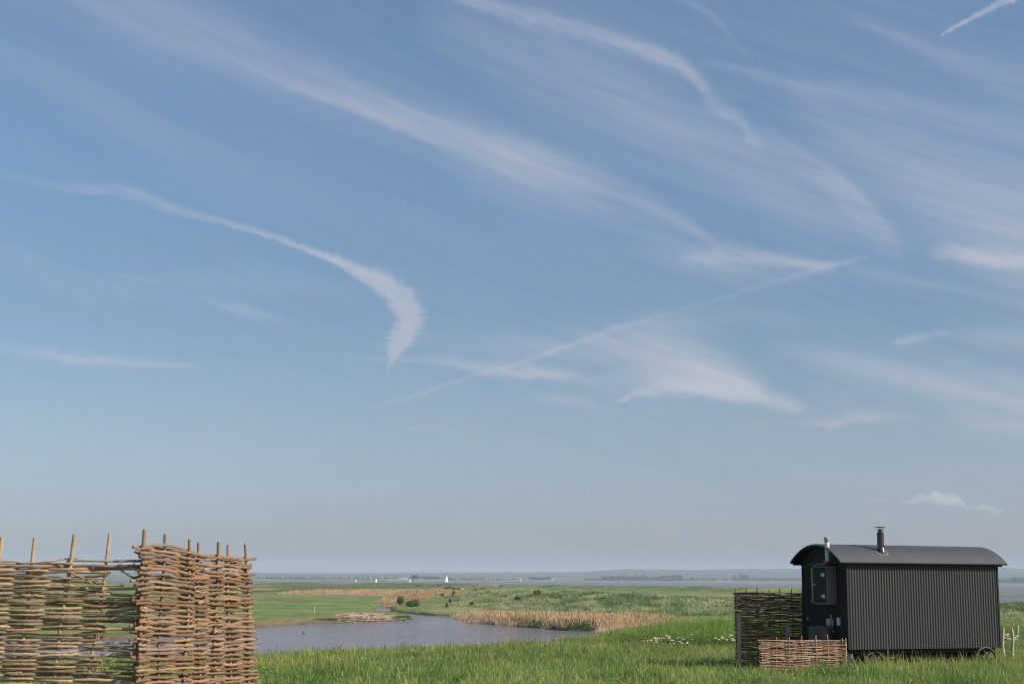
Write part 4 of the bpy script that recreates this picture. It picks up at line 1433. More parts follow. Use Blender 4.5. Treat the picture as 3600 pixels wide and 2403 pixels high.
# bargeboards: arched rim under each end and eave plates
def arch_board(x0, x1, name, mat, r_out, r_in, cut=0):
    na = 30; V = []
    for j in range(na + 1):
        t = -ang * .985 + 2 * ang * .985 * j / na
        for r in (r_out, r_in):
            for x in (x0, x1):
                V.append((x, W / 2 + (Rr_ + r) * math.sin(t), zc + (Rr_ + r) * math.cos(t)))
    F_ = []
    for j in range(na):
        a_ = j * 4; b_ = a_ + 4
        F_ += [(a_, a_ + 1, b_ + 1, b_), (a_ + 2, b_ + 2, b_ + 3, a_ + 3), (a_, b_, b_ + 2, a_ + 2), (a_ + 1, a_ + 3, b_ + 3, b_ + 1)]
    F_ += [(0, 2, 3, 1), (na * 4, na * 4 + 1, na * 4 + 3, na * 4 + 2)]
    mb_ = MB(); mb_.add(V, F_); return mb_.build(name, mat, hut)
arch_board(-.25, L + .2, 'roof_lining', board_paint, 0.004, -.03)
for yy in (-.085, W + .025):
    mb = MB(); mb.box(-.22, L + .1, yy, yy + .06, HW - .045, HW + .012); mb.build('eave_board', board_paint, hut)
# gables: boards under the arch
for x0, x1 in ((-.012, .02), (L - .02, L + .012)):
    V = []; F_ = []
    na = 24; zb = HW - .05
    tm = math.asin((W / 2) / Rr_)
    for x in (x0, x1):
        V.append((x, 0.0, zb)); V.append((x, W, zb))
        for j in range(na + 1):
            t = tm - 2 * tm * j / na
            V.append((x, W / 2 + (Rr_ - .03) * math.sin(t), zc + (Rr_ - .03) * math.cos(t)))
    k_ = na + 3
    F_.append(tuple(range(k_))); F_.append(tuple(range(2 * k_ - 1, k_ - 1, -1)))
    for i in range(k_):
        F_.append((i, (i + 1) % k_, (i + 1) % k_ + k_, i + k_))
    mb = MB(); mb.add(V, F_)
    for q in range(3):
        z = HW + .06 + q * .11
        if x0 < 0:
            hwid = math.sqrt(max(0, (Rr_ - .05) ** 2 - (z - zc) ** 2)) - .02
            mb.box(x0 - .006, x0 - .0005, W / 2 - hwid, W / 2 + hwid, z, z + .012)
    mb.build('gable', board_paint, hut)
# heater cupboard hung on the left end wall
cb = MB()
cz0, cz1 = HW - 0.98, HW - .06
cy0, cy1 = .42, 1.02
cb.box(-.30, -.014, cy0, cy1, cz0, cz1)
cab = cb.build('heater_cupboard', cab_m, hut)
mb = MB()
for q in range(1, 4):
    x = -.30 + .286 * q / 4
    mb.box(x - .003, x + .003, cy0 - .002, cy0 + .004, cz0, cz1)
mb.build('board_gap', board_paint, cab)
mb = MB(); mb.box(-.325, -.302, cy0 + .02, cy1 - .07, cz0 + .05, cz1 - .05); leaf = mb.build('cupboard_door', board_paint, cab)
for z in (cz0 + .20, cz1 - .22):
    mb = MB()
    mb.add([(-.333, cy0 + .03, z - .05), (-.333, cy0 + .03, z + .05), (-.333, cy0 + .07, z + .05), (-.333, cy0 + .20, z + .008), (-.333, cy0 + .20, z - .008), (-.333, cy0 + .07, z - .05),
            (-.326, cy0 + .03, z - .05), (-.326, cy0 + .03, z + .05), (-.326, cy0 + .07, z + .05), (-.326, cy0 + .20, z + .008), (-.326, cy0 + .20, z - .008), (-.326, cy0 + .07, z - .05)],
           [(0, 1, 2, 3, 4, 5), (11, 10, 9, 8, 7, 6)] + [(i, (i + 1) % 6, (i + 1) % 6 + 6, i + 6) for i in range(6)])
    mb.build('hinge', zinc_m, leaf)
mb = MB(); mb.box(-.345, -.326, cy1 - .17, cy1 - .09, HW - .53, HW - .50); mb.build('latch', zinc_m, leaf)
mb = MB(); mb.box(-.33, -.302, cy1 - .055, cy1 - .012, cz0 + .08, cz1 - .1); mb.box(-.336, -.302, cy1 - .065, cy1 + .0, cz1 - .1, cz1 - .06); mb.box(-.336, -.302, cy1 - .065, cy1 + .03, cz0 + .05, cz0 + .078)
mb.build('pale_batten', simple_mat('pale_batten_paint', (0.34, 0.28, 0.22), .7), cab)
# little corrugated canopy over the cupboard
nn = 60
V = []
for i in range(nn + 1):
    y = cy0 - .05 + (cy1 - cy0 + .12) * i / nn; o_ = .008 * math.cos(i / nn * 50)
    V.append((-.38, y, cz1 + .015 + o_)); V.append((-.014, y, cz1 + .065 + o_))
mb = MB(); mb.add(V, [(2 * i, 2 * i + 2, 2 * i + 3, 2 * i + 1) for i in range(nn)])
mb.build('cupboard_canopy', roof_paint, cab)
# boiler flue: white pipe rising from the cupboard past the roof edge
fx_, fy_ = -.20, cy0 + .07
fl_top = P(2915, 1905, 34.7).z - WA.z
mb = MB(); mb.lathe([(.055, cz1 + .10), (.055, fl_top)], 16, (fx_, fy_, 0)); fl = mb.build('boiler_flue', white_m, hut, smooth=False)
mb = MB(); mb.lathe([(.058, fl_top + .001), (.072, fl_top + .02), (.072, fl_top + .035)], 16, (fx_, fy_, 0)); mb.lathe([(.072, fl_top + .05), (.076, fl_top + .06), (.076, fl_top + .11), (.05, fl_top + .125)], 16, (fx_, fy_, 0)); mb.lathe([(.035, fl_top + .03), (.035, fl_top + .055)], 10, (fx_, fy_, 0)); mb.build('cowl', simple_mat('cowl_metal', (.36, .31, .27), .6), fl)
mb = MB(); mb.box(fx_ - .08, fx_ + .08, fy_ - .08, fy_ + .08, cz1 + .055, cz1 + .11); mb.build('flue_collar', red_m, fl)
# stove chimney
cx_ = None
ch = P(3094, 1940, 35.3)
loc = mw.inverted() @ ch
chx = loc.x - .27; chy = .22
zr_ = zc + math.sqrt((Rr_ + .02) ** 2 - (chy - W / 2) ** 2)
ztop = zr_ + (P(3094, 1874, 35.3).z - P(3094, 1940, 35.3).z)
mb = MB(); mb.lathe([(.125, zr_ - .04), (.12, zr_ + .0), (.088, zr_ + .10), (.084, zr_ + .14), (.084, ztop - .02), (.094, ztop - .018), (.094, ztop), (.05, ztop + .002), (.05, ztop + .07), (.058, ztop + .072), (.058, ztop + .085)], 22, (chx, chy, 0))
chm = mb.build('stove_chimney', black_m, hut, smooth=False)
mb = MB(); mb.lathe([(.137, ztop + .125), (.14, ztop + .132), (.05, ztop + .15), (.005, ztop + .152)], 22, (chx, chy, 0))
for a_ in range(4):
    x = chx + .09 * math.cos(a_ * 1.571 + .7); y = chy + .09 * math.sin(a_ * 1.571 + .7)
    mb.tube([(chx + .05 * math.cos(a_ * 1.571 + .7), chy + .05 * math.sin(a_ * 1.571 + .7), ztop + .02), (x, y, ztop + .128)], .005, 6)
mb.build('chimney_cap', black_m, chm)
mb = MB(); mb.lathe([(.0905, zr_ + .095), (.0865, zr_ + .145)], 22, (chx, chy, 0)); mb.build('band', highlight_m, chm)  # added ring, no real fitting: makes the bright glint on the glossy flare
mb = MB()
for j in range(22):
    a_ = j / 22 * 6.283
    x = chx + .15 * math.cos(a_); y = chy + .15 * math.sin(a_)
    zz_ = zc + math.sqrt((Rr_ + .03) ** 2 - (y - W / 2) ** 2)
    mb.box(x - .02, x + .02, y - .02, y + .02, zz_ - .012, zz_ + .006)
mb.build('flashing', simple_mat('mortar_flashing', (.34, .26, .24), .9), chm)
# small fittings on the end wall
def endpt(px, py):
    """where the line of sight meets the left end wall, in hut coordinates"""
    d = ray(px, py)
    nrm = -WAX
    t = (WA - EYE).dot(nrm) / d.dot(nrm)
    return mw.inverted() @ (EYE + d * t)
q = endpt(2925, 2183)
mb = MB(); mb.box(-.12, -.01, q.y - .09, q.y + .07, q.z - .09, q.z + .07); mb.tube([(-.06, q.y - .05, q.z + .07), (-.06, q.y - .05, q.z + .16)], .018, 8); bx_ = mb.build('tap_box', simple_mat('pale_grey_plastic', (.34, .37, .36), .5), hut)
mb = MB(); mb.tube([(-.07, q.y - .02, q.z - .09), (-.08, q.y - .02, q.z - .17)], .02, 8); mb.build('yellow_valve', yel_m, bx_)
mb = MB(); mb.tube([(-.07, q.y - .12, q.z + .02), (-.09, q.y - .16, q.z - .05), (-.08, q.y - .12, q.z - .16), (-.06, q.y - .16, q.z - .26)], .012, 8); mb.build('hose', zinc_m, bx_)
q = endpt(2952, 2183)
mb = MB(); mb.box(-.05, -.012, q.y - .05, q.y + .05, q.z - .09, q.z + .09); mb.build('socket_box', white_m, hut)
q = endpt(2845, 2173)
mb = MB(); mb.tube([(-.012, q.y, q.z), (-.05, q.y, q.z)], .045, 14); mb.build('round_vent', simple_mat('grey_vent_plastic', (.16, .17, .18), .5), hut)

# wheels
def wheel(x, y, r, zc_, parent, width=.07, spokes=8, rot=.2):
    mb = MB()
    n = 40
    V = []; F_ = []
    for j in range(n):
        a_ = 2 * math.pi * j / n
        for rr_, yy in ((r, -width / 2), (r, width / 2), (r - .022, width / 2), (r - .022, -width / 2)):
            V.append((x + rr_ * math.cos(a_), y + yy, zc_ + rr_ * math.sin(a_)))
    for j in range(n):
        for k in range(4):
            a_ = j * 4 + k; b_ = j * 4 + (k + 1) % 4; c2 = ((j + 1) % n) * 4 + (k + 1) % 4; d2 = ((j + 1) % n) * 4 + k
            F_.append((a_, b_, c2, d2))
    mb.add(V, F_)
    rim = mb.build('wheel', rust_m, parent)
    mb = MB()
    for k in range(spokes):
        a_ = 2 * math.pi * k / spokes + rot
        mb.tube([(x + .04 * math.cos(a_), y, zc_ + .04 * math.sin(a_)), (x + (r - .015) * math.cos(a_), y, zc_ + (r - .015) * math.sin(a_))], [.022, .016], 8)
    mb.tube([(x, y - .07, zc_), (x, y + .07, zc_)], .06, 14)
    mb.build('spokes', under_m, rim)
    return rim
def side_local(px, py, y=0.0):
    d = ray(px, py); nrm = -WAY
    pt = WA + WAY * y
    t = (pt - EYE).dot(nrm) / d.dot(nrm)
    return mw.inverted() @ (EYE + d * t)
ql = side_local(3466, 2319, -.09)
wheel(ql.x, -.09, .32, ql.z, hut); wheel(ql.x, W + .09, .32, ql.z, hut)
qf = side_local(3075, 2328, .12)
wheel(qf.x, .12, .27, qf.z, hut); wheel(qf.x, W - .12, .27, qf.z, hut)
mb = MB(); mb.box(ql.x - .045, ql.x + .045, -.04, W + .04, ql.z - .05, ql.z + .05); mb.box(ql.x - .12, ql.x + .12, .2, W - .2, ql.z + .052, -.085); mb.build('axle', under_m, hut)
mb = MB(); mb.box(qf.x - .045, qf.x + .045, .15, W - .15, qf.z - .045, qf.z + .045); mb.box(qf.x - .22, qf.x + .22, .5, W - .5, qf.z + .047, -.085); mb.box(qf.x - .9, qf.x - .04, W / 2 - .05, W / 2 + .05, qf.z - .03, qf.z + .03); mb.build('turntable', under_m, hut)
mb = MB()
mb.box(.15, L - .15, .35, .45, -.20, -.082); mb.box(.15, L - .15, W - .45, W - .35, -.20, -.082)
mb.build('chassis_rail', under_m, hut)
q0 = side_local(3192, 2300, .25); q1 = side_local(3255, 2300, .25)
gl = H(WA.x + 2, WA.y + .8) - WA.z
for (pa, pb, yy, dpt, zt, zb, mm, nm) in [(3192, 3262, .35, .5, -.10, gl + .02, under_m, 'storage_box'), (3300, 3425, .40, .6, -.10, gl + .01, under_m, 'storage_box')]:
    a_ = side_local(pa, 2300, yy).x; b_ = side_local(pb, 2300, yy).x
    mb = MB(); mb.box(a_, b_, yy, yy + dpt, zb, zt)
    for q in range(1, 4):
        xx = a_ + (b_ - a_) * q / 4
        mb.box(xx - .012, xx + .012, yy - .012, yy - .0005, zb, zt - .01)
    mb.build(nm, mm, hut)
# step leg under the left corner
mb = MB(); mb.box(.02, .14, .08, .2, gl - .02, -.1); mb.build('corner_jack', under_m, hut)
mb = MB(); mb.tube([(.06, -.02, -.10), (.06, -.02, -.19)], .02, 8); mb.build('drain_stub', zinc_m, hut)
# things lying underneath the hut (own objects)
def under_thing(px0, px1, z0, z1, y0, y1, mat, name, label, cat, tilt=0.0):
    a_ = side_local(px0, 2300, y0).x; b_ = side_local(px1, 2300, y0).x
    mb = MB(); M_ = Matrix.Rotation(tilt, 4, 'Y')
    w2 = (b_ - a_) / 2
    mb.box(-w2, w2, 0, y1 - y0, 0, z1 - z0, M=M_)
    n_ = 3
    for i in range(n_):
        mb.box(-w2 * .9 + i * w2 * .75, -w2 * .9 + i * w2 * .75 + .015, -.008, -.0005, .01, z1 - z0 - .01, M=M_)
    o = mb.build(name, mat)
    p = mw @ Vector(((a_ + b_) / 2, y0, z0))
    o.location = (p.x, p.y, p.z); o.rotation_euler = (0, 0, math.atan2(WAX.y, WAX.x))
    tag(o, label, cat)
zg = gl
under_thing(3158, 3188, zg, zg + .16, .5, .9, buff_m, 'wooden_box', 'small pale box on the ground under the middle of the hut', 'box')
under_thing(3116, 3150, zg, zg + .33, .5, .8, rust_m, 'log_crate', 'rust-brown crate under the hut beside the front wheel', 'crate')
under_thing(3152, 3160, zg, zg + .42, .3, .36, simple_mat('orange_board', (.42, .26, .15), .8), 'timber_prop', 'upright orange-brown timber prop under the hut', 'prop')
under_thing(3106, 3124, zg + .33, zg + .47, .48, .62, buff_m, 'brick', 'pale tilted brick resting on the rust-brown crate under the hut', 'brick', .3)

# water barrel behind the low hurdle
p = P(2886, 2240, 34.75)
gz = H(p.x, p.y)
bt = P(2886, 2204, 34.75).z - gz
barrel = empty('water_barrel', (p.x, p.y, gz)); tag(barrel, 'dark grey metal water barrel behind the low bright hurdle against the hut end', 'barrel')
zinc_dull = simple_mat('dull_zinc', (.055, .053, .05), .5, .2, 8, metal=.2)
mb = MB(); mb.lathe([(.27, -.1), (.30, .15), (.315, bt * .33), (.305, bt * .335), (.305, bt * .36), (.315, bt * .365), (.31, bt * .66), (.30, bt * .665), (.30, bt * .69), (.305, bt * .695), (.28, bt - .05), (.29, bt - .04), (.29, bt - .02)], 26); mb.build('body', zinc_dull, barrel)
mb = MB(); mb.lathe([(.295, bt - .019), (.30, bt - .005), (.28, bt + .01), (.16, bt + .035), (.01, bt + .04)], 26); mb.build('lid', simple_mat('barrel_lid', (.10, .095, .09), .5), barrel)

# ------------------------------------------------------------------ wire fence on the right
st = [(3524, 2207, 43, .085, 'peeled round fence post half hidden behind the right end of the hut'), (3557, 2207, 42.2, .082, 'peeled round fence post standing free right of the hut'), (3612, 2215, 41.5, .08, 'peeled round fence post at the right picture edge')]
fps = []
for px, py, Y, w, lb in st:
    fps.append(stake(px, py, Y, w, w, lb, tan_post, True, 'fence_post', 'wire fence posts'))
fps.append(stake(3575, 2195, 57.5, .095, .08, 'pale weathered fence post beyond the gravel track', simple_mat('weathered_post', (.46, .42, .36), .85), True, 'fence_post', 'wire fence posts'))
fps.append(stake(3640, 2197, 57.5, .09, .08, 'weathered fence post past the right picture edge beyond the track', post_m, True, 'fence_post', 'wire fence posts'))
def netting(pa, pb, h, label):
    mb = MB()
    d = pb - pa
    for q in (0.05, .15, .26, .38, .52, .68, .9):
        z = h * q
        mb.tube([pa + Vector((0, -.045, z)), (pa + pb) / 2 + Vector((0, -.045, z - .01)), pb + Vector((0, -.045, z))], .0028, 4)
    n = int(d.length / .15)
    for i in range(1, n):
        a_ = pa + d * (i / n)
        mb.tube([a_ + Vector((0, -.045, h * .05)), a_ + Vector((0, -.045, h * .9))], .002, 4)
    o = mb.build('wire_netting', zinc_m); tag(o, label, 'wire netting')
a_, b_, c3 = [o.location.copy() for o in fps[:3]]
netting(a_, c3, .95, 'thin wire stock netting stretched between the near fence posts right of the hut')
d3, e3 = [o.location.copy() for o in fps[3:5]]
netting(d3 - (e3 - d3) * .95, e3, .95, 'thin wire stock netting beyond the gravel track')

# ------------------------------------------------------------------ estuary: boats, buoys, buildings, trees
sail_m = simple_mat('sail_cloth', (0.82, 0.80, 0.76), .8, .05, 1)
hull_m = simple_mat('boat_hull_white', (0.70, 0.69, 0.67), .4, .05, 1)
mast_m = simple_mat('mast_alloy', (.5, .5, .5), .4, .05, 1)
def boat(px, Y, h, label, sails=True, name='sailing_boat', jib=True, heel=.04, rz=.4):
    x = G(px, 2120, -5).x / G(px, 2120, -5).y * Y
    root = empty(name, (x, Y, WZ), rz); tag(root, label, 'boat', 'white boats on the estuary'); root.rotation_euler = (0, heel, rz)
    Lh = h * .72
    n = 9; V = []; F_ = []
    for i in range(n):
        q = i / (n - 1) * 2 - 1
        w = Lh * .15 * (1 - max(0, q) ** 2.2) * (1 - .35 * max(0, -q) ** 3)
        xx = q * Lh / 2
        V += [(xx, -w, h * .07), (xx * .93, 0, -h * .03), (xx, w, h * .07)]
    for i in range(n - 1):
        a_ = i * 3; b_ = a_ + 3
        F_ += [(a_, b_, b_ + 1, a_ + 1), (a_ + 1, b_ + 1, b_ + 2, a_ + 2), (a_, a_ + 2, b_ + 2, b_)]
    F_ += [(0, 1, 2)]
    mb = MB(); mb.add(V, F_); mb.box(-Lh * .2, Lh * .12, -Lh * .07, Lh * .07, h * .071, h * .11); mb.build('hull', hull_m, root)
    if not sails:
        mb = MB(); mb.box(-Lh * .15, Lh * .2, -Lh * .09, Lh * .09, h * .111, h * .34); mb.build('cabin', hull_m, root); return
    mb = MB(); mb.tube([(Lh * .06, 0, h * .05), (Lh * .06, 0, h)], h * .008, 6); mb.tube([(Lh * .06, 0, h * .16), (-Lh * .42, 0, h * .16)], h * .006, 6); mb.build('mast', mast_m, root)
    def sail(p0, p1, p2, belly, nm):
        # curved triangular cloth luff p0-p1, clew p2
        V = []; F_ = []; m1 = 8; th = h * .002
        for side in (0, th):
            for i in range(m1 + 1):
                t = i / m1
                a0 = p0.lerp(p1, t); c0 = p2.lerp(p1, t) + Vector((-(t * (1 - t)) * Lh * .22, 0, 0)) * (1 if nm == 'mainsail' else 0)
                for j in range(4):
                    s = j / 3
                    p_ = a0.lerp(c0, s); p_.y += belly * math.sin(s * math.pi) * (1 - t) + side
                    V.append(p_)
        k_ = (m1 + 1) * 4
        for i in range(m1):
            for j in range(3):
                a_ = i * 4 + j
                F_.append((a_, a_ + 1, a_ + 5, a_ + 4)); F_.append((k_ + a_, k_ + a_ + 4, k_ + a_ + 5, k_ + a_ + 1))
        mb = MB(); mb.add(V, F_); mb.build(nm, sail_m, root)
    sail(Vector((Lh * .05, 0, h * .17)), Vector((Lh * .05, 0, h * .98)), Vector((-Lh * .40, 0, h * .17)), Lh * .06, 'mainsail')
    if jib: sail(Vector((Lh * .47, 0, h * .10)), Vector((Lh * .08, 0, h * .90)), Vector((Lh * .02, 0, h * .14)), Lh * .05, 'jib')
boat(1569, 2100, 10.6, 'largest white sailing boat with tall sails on the estuary', rz=.9)
boat(1440, 2050, 4.6, 'small white sailing boat just right of the pale building', rz=.5)
boat(1321, 2000, 5.4, 'medium white sailing boat left of the small white motor boat gap, second from left', rz=.6)
boat(1249, 2050, 4.0, 'leftmost white sailing boat, small, in front of the far shore', rz=.3)
boat(1303, 2050, 4.0, 'low white boat without sails between the two left sailing boats', sails=False, name='motor_boat', rz=.2)
boat(1235, 2150, 3.4, 'faint small boat with bare hull left of the leftmost sail', sails=False, name='motor_boat', rz=.2)
boat(1479, 2200, 3.2, 'tiny low boat right of the pale building', sails=False, name='motor_boat', rz=.2)
boat(1828, 2700, 5.5, 'small pale boat alone near the far shore right of the tall sail', sails=False, name='motor_boat', rz=1.3)
buoy_m = simple_mat('red_buoy_paint', (.55, .08, .06), .5, .1, 1)
for px, py, Y, lb in [(2606, 2052, 1500, 'red buoy on the water above the left end of the tall dark hurdle'), (1896, 2042, 2300, 'faint red buoy far out on the water above the grassy bank')]:
    x = G(px, 2120, -5).x / G(px, 2120, -5).y * Y
    mb = MB(); mb.lathe([(.75, -.3), (.8, .3), (.5, .9), (.16, 1.3), (.14, 2.2), (.35, 2.3), (.35, 2.6), (.05, 2.8)], 12)
    o = mb.build('buoy', buoy_m); o.location = (x, Y, WZ); tag(o, lb, 'buoy', 'red buoys')

bw_m = simple_mat('cream_render', (.62, .55, .45), .9, .08, .1)
roof_m = simple_mat('barn_roof', (.40, .36, .33), .9, .1, .1)
dk_m = simple_mat('dark_opening', (.04, .04, .045), .6)
def shed(px, Y, w, h, d, label, wm=bw_m, zoff=0.0, group='buildings on the far shore'):
    u_ = G(px, 2120, -5).x / G(px, 2120, -5).y
    Y = float(shore_r(u_)) + 260; x = u_ * Y
    gz = H(x, Y) + zoff
    root = empty('building', (x, Y, gz)); tag(root, label, 'building', group)
    mb = MB(); mb.box(-w / 2, w / 2, 0, d, -2, h); mb.build('wall', wm, root)
    mb = MB(); rh = h * .28
    mb.add([(-w / 2 - .5, -.5, h + .02), (w / 2 + .5, -.5, h + .02), (w / 2 + .5, d + .5, h + .02), (-w / 2 - .5, d + .5, h + .02), (-w / 2 - .5, d / 2, h + rh), (w / 2 + .5, d / 2, h + rh)], [(0, 1, 5, 4), (2, 3, 4, 5), (0, 4, 3), (1, 2, 5), (0, 3, 2, 1)])
    mb.build('roof', roof_m, root)
    for k in range(3):
        mb = MB(); xx = -w * .3 + k * w * .3
        mb.box(xx - w * .04, xx + w * .04, -.12, -.02, h * .3, h * .6); mb.build('window', dk_m, root)
shed(1422, 4350, 8.5, 3.2, 6, 'largest cream building on the far shore between two sailing boats')
shed(1403, 4400, 8, 1.9, 5, 'low pale building left of the large cream one on the far shore')
shed(1478, 4400, 6, 2, 5, 'small pinkish building right of the large cream one on the far shore', simple_mat('pink_render', (.5, .36, .32), .9))
shed(1830, 4420, 6, 4, 6, 'tiny white house on the far shore right of the tall sail', simple_mat('white_render', (.8, .8, .78), .9))
shed(1942, 4450, 8, 3, 6, 'tiny pale house on the far shore beside the dark wood')
shed(3565, 4000, 14, 4, 8, 'low buff barn on the far shore near the headland')

# far woodland: individual crowns are about a pixel; one mass each
far_m = simple_mat('far_woodland', (.06, .08, .05), 1.0, .4, .02, spec=0)
def wood(name, spans, label):
    V = []; F_ = []; T = []
    for (pa, pb, Y, hmin, hmax, n) in spans:
        for k in range(n):
            px = pa + (pb - pa) * rng.random()
            u_ = G(px, 2120, -5).x / G(px, 2120, -5).y; k_ = (float(shore_r(u_)) + 250) / Y
            yy = k_ * Y + rng.random() * 200; x = u_ * yy
            gz = H(x, yy); hh = (hmin + (hmax - hmin) * rng.random()) * .78 * k_; w = hh * .55
            for j in range(14):
                d = rng.normal(size=3); d /= np.linalg.norm(d)
                c = np.array([x, yy, gz + hh * .55]) + d * np.array([w, w, hh * .42]) * (.5 + .5 * rng.random())
                s = hh * .16
                a1 = rng.normal(size=3); a1 /= np.linalg.norm(a1); a2 = np.cross(a1, d)
                b = len(V); V.extend([c - a1 * s - a2 * s, c + a1 * s - a2 * s, c + a1 * s + a2 * s, c - a1 * s + a2 * s]); F_.append((b, b + 1, b + 2, b + 3))
    o = np_mesh(name, V, F_, far_m); tag(o, label, 'woodland', kind='stuff')
wood('far_woodland', [(1440, 1545, 4350, 8, 14, 70), (1446, 1462, 4350, 14, 19, 16), (1545, 1700, 4500, 5, 9, 50), (1860, 1935, 4400, 9, 14, 80), (2050, 2130, 4300, 6, 9, 60), (2120, 2250, 4100, 12, 19, 130), (2240, 2400, 4000, 10, 16, 170), (2330, 2395, 4000, 16, 22, 60), (2400, 2580, 4100, 7, 11, 90), (2580, 2840, 3950, 8, 13, 150), (1650, 1850, 4500, 4, 7, 60), (3480, 3700, 4200, 8, 18, 160), (3560, 3700, 4100, 12, 26, 80), (900, 1400, 4600, 4, 9, 120)], 'dark belts of trees along the far shore of the estuary')
tree_leaf = foliage_mat('far_tree_leaves', (.035, .055, .03), (.06, .08, .04), None, nscale=.1)
def far_tree(px, Y, h, w, label):
    u_ = G(px, 2120, -5).x / G(px, 2120, -5).y
    Y = float(shore_r(u_)) + 200 + (Y - 4000); x = u_ * Y; gz = H(x, Y)
    root = empty('tree', (x, Y, gz)); tag(root, label, 'tree', 'trees standing out on the far shore')
    mb = MB(); mb.tube([(0, 0, -.5), (0, 0, h * .4), (.5, 0, h * .7)], [.6, .45, .2], 7)
    for k in range(4): mb.tube([(0, 0, h * .35), (w * .3 * math.cos(k * 1.6), w * .3 * math.sin(k * 1.6), h * .6)], [.3, .12], 5)
    mb.build('trunk', bark_m, root)
    V = []; F_ = []; T = []
    for j in range(500):
        d = rng.normal(size=3); d /= np.linalg.norm(d)
        c = np.array([0, 0, h * .6]) + d * np.array([w / 2, w / 2, h * .4]) * (.4 + .6 * rng.random()) * (1 + .12 * math.sin(d[0] * 7 + d[2] * 5))
        s = .8; a1 = rng.normal(size=3); a1 /= np.linalg.norm(a1); a2 = np.cross(a1, d)
        b = len(V); V.extend([c - a1 * s - a2 * s, c + a1 * s - a2 * s, c + a1 * s + a2 * s, c - a1 * s + a2 * s]); F_.append((b, b + 1, b + 2, b + 3)); t = .7 + .6 * rng.random(); T.extend([(t, t, t)] * 4)
    o = np_mesh('crown', V, F_, tree_leaf, np.array(T, dtype=np.float32)); o.parent = root
far_tree(2584, 4000, 19, 15, 'single round tree on the far shore left of the two tall blocks of trees')
far_tree(2607, 4000, 23, 18, 'tall dense tree, left of two, on the far shore above the dark hurdle')
far_tree(2616, 4020, 22, 14, 'tree merging with the right side of the tall dense one on the far shore')
far_tree(2626, 4000, 23, 16, 'tall dense tree, right of two, on the far shore above the dark hurdle')
far_tree(2262, 4050, 18, 10, 'narrow pointed tree rising from the far shore belt')
far_tree(2436, 4100, 15, 12, 'lone small tree right of the longest dark belt on the far shore')

# ------------------------------------------------------------------ cattle lying in the far field
hide = simple_mat('black_hide', (.012, .011, .011), .7, .3, 2)
def cow_mesh():
    me = D.meshes.new('cow')
    # lying: trunk low, legs folded under, head up
    verts = [(0, 0, .52), (.55, 0, .62), (-.55, 0, .60), (.9, 0, .80), (1.12, 0, 1.02), (1.42, 0, .92), (-.85, 0, .52),
             (.45, .32, .30), (.8, .38, .12), (.55, .42, .06), (.45, -.32, .30), (.8, -.38, .12), (.55, -.42, .06),
             (-.55, .38, .34), (-.1, .50, .14), (-.4, .56, .06), (-.55, -.38, .34), (-.1, -.50, .14), (-.4, -.56, .06), (-1.0, .1, .3)]
    edges = [(0, 1), (0, 2), (1, 3), (3, 4), (4, 5), (2, 6), (1, 7), (7, 8), (8, 9), (1, 10), (10, 11), (11, 12), (2, 13), (13, 14), (14, 15), (2, 16), (16, 17), (17, 18), (6, 19)]
    me.from_pydata(verts, edges, []); me.update()
    o = D.objects.new('cow_source', me); C.objects.link(o)
    md = o.modifiers.new('skin', 'SKIN'); md2 = o.modifiers.new('sub', 'SUBSURF'); md2.levels = 1; md2.render_levels = 1
    rad = [.46, .42, .40, .26, .17, .10, .28, .18, .09, .06, .18, .09, .06, .24, .10, .06, .24, .10, .06, .03]
    for v, r in zip(me.skin_vertices[0].data, rad): v.radius = (r, r)
    me.skin_vertices[0].data[0].use_root = True
    dg = bpy.context.evaluated_depsgraph_get()
    ev = o.evaluated_get(dg); m2 = D.meshes.new_from_object(ev)
    D.objects.remove(o)
    m2.materials.clear(); m2.materials.append(hide)
    # ears and horns stubs
    return m2
cow_me = cow_mesh(); cow_me.name = 'cow'
cow_lab = ['black cow lying leftmost in the far field', 'black cow second from left, head up, beside the largest', 'largest black cow of the left group lying in the far field', 'low black cow lying at the right of the left group',
           'black cow lying leftmost of the middle group in the far field', 'black cow in the centre of the middle group', 'black cow low at the right of the middle group', 'black cow lying alone in front of the straw patch, head raised', 'black cow touching the head-raised one, nearer the straw patch']
for i, (px, py, s, rz) in enumerate([(1459, 2059.5, .9, .3), (1467, 2059, 1.1, 2.9), (1474, 2059, 1.45, .2), (1486, 2060.5, .75, 3.0), (1505, 2060, 1.0, 3.1), (1513, 2060, 1.1, .2), (1523, 2061, 1.0, .1), (1540, 2060.5, 1.0, 3.0), (1545, 2060, 1.4, .5)]):
    p = G(px, py, MZ)
    o = D.objects.new('cow', cow_me); C.objects.link(o)
    o.location = (p.x, p.y, H(p.x, p.y) - .02); o.rotation_euler = (0, 0, rz); o.scale = (s * .9, s * .9, s * .85)
    tag(o, cow_lab[i], 'cow', 'black cattle lying in the far field')

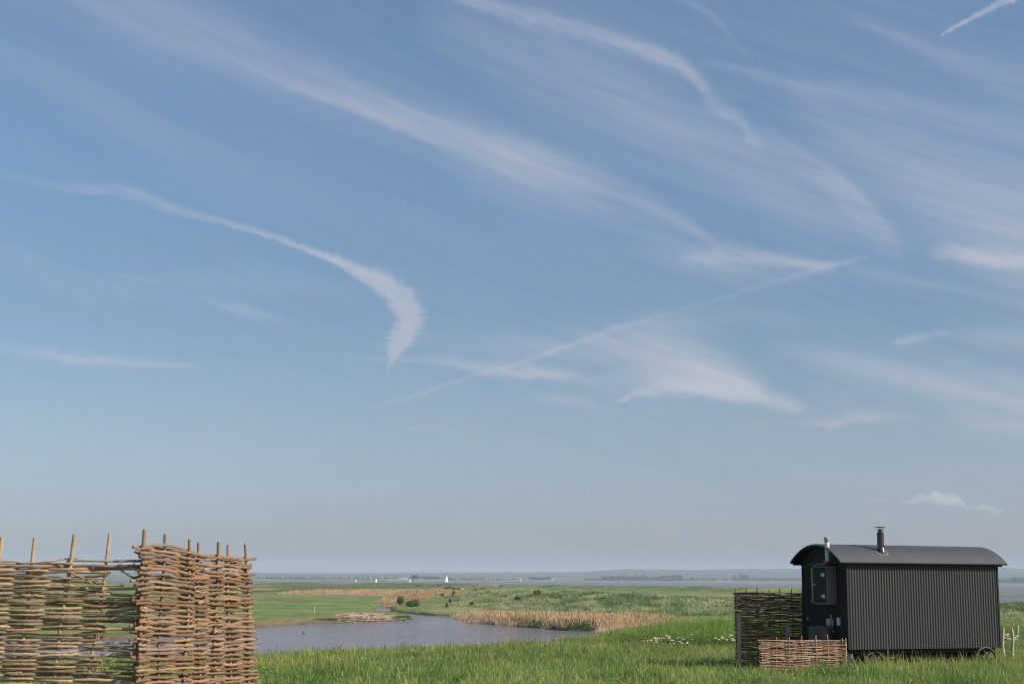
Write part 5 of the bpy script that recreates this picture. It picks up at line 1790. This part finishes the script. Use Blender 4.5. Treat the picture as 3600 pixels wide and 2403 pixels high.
# ------------------------------------------------------------------ pale marker stick, water bird
p = G(1105, 2151, MZ)
mb = MB(); mb.tube([(0, 0, -.2), (.01, 0, .5), (0, 0, .95)], [.05, .045, .04], 8)
o = mb.build('marker_stick', simple_mat('white_stick', (.6, .6, .5), .8)); o.location = (p.x, p.y, H(p.x, p.y)); tag(o, 'short white stick standing in the green marsh left of the reed litter', 'stick')
p = G(1067, 2224, WZ)
mb = MB()
V = []
n = 12
prof_ = [(-.20, .01, .10), (-.14, .05, .06), (-.05, .085, .05), (.06, .085, .05), (.14, .05, .07), (.17, .035, .14), (.18, .03, .20), (.22, .032, .235), (.27, .008, .22)]
for (xx, r_, zz_) in prof_:
    for j in range(n):
        a_ = 2 * math.pi * j / n; V.append((xx, r_ * math.cos(a_), zz_ + r_ * math.sin(a_)))
F_ = []
for i in range(len(prof_) - 1):
    for j in range(n): F_.append((i * n + j, i * n + (j + 1) % n, (i + 1) * n + (j + 1) % n, (i + 1) * n + j))
F_ += [tuple(range(n)), tuple((len(prof_) - 1) * n + j for j in range(n))]
mb.add(V, F_)
o = mb.build('water_bird', simple_mat('bird_feathers', (.09, .08, .09), .7, .6, 12, stain=(.6, .6, .6)), smooth=True); o.location = (p.x, p.y, WZ - .01); o.rotation_euler = (0, 0, 2.8); o.scale = (1.1, 1.1, 1.1)
tag(o, 'small dark water bird with white flank floating on the pond', 'bird')

# ------------------------------------------------------------------ haze over the marsh and estuary
hm = D.materials.new('haze_air'); hm.use_nodes = True; hm.node_tree.nodes.clear()
vo = hm.node_tree.nodes.new('ShaderNodeOutputMaterial'); pv = hm.node_tree.nodes.new('ShaderNodeVolumePrincipled')
pv.inputs['Color'].default_value = (0.74, 0.86, 1.0, 1); pv.inputs['Density'].default_value = 1.1e-4
pv.inputs['Anisotropy'].default_value = 0.0
hm.node_tree.links.new(pv.outputs[0], vo.inputs['Volume'])
mb = MB(); mb.box(-9500, 9500, -300, 13500, WZ - 6, 115)
hz_o = mb.build('haze', hm); tag(hz_o, kind='stuff')
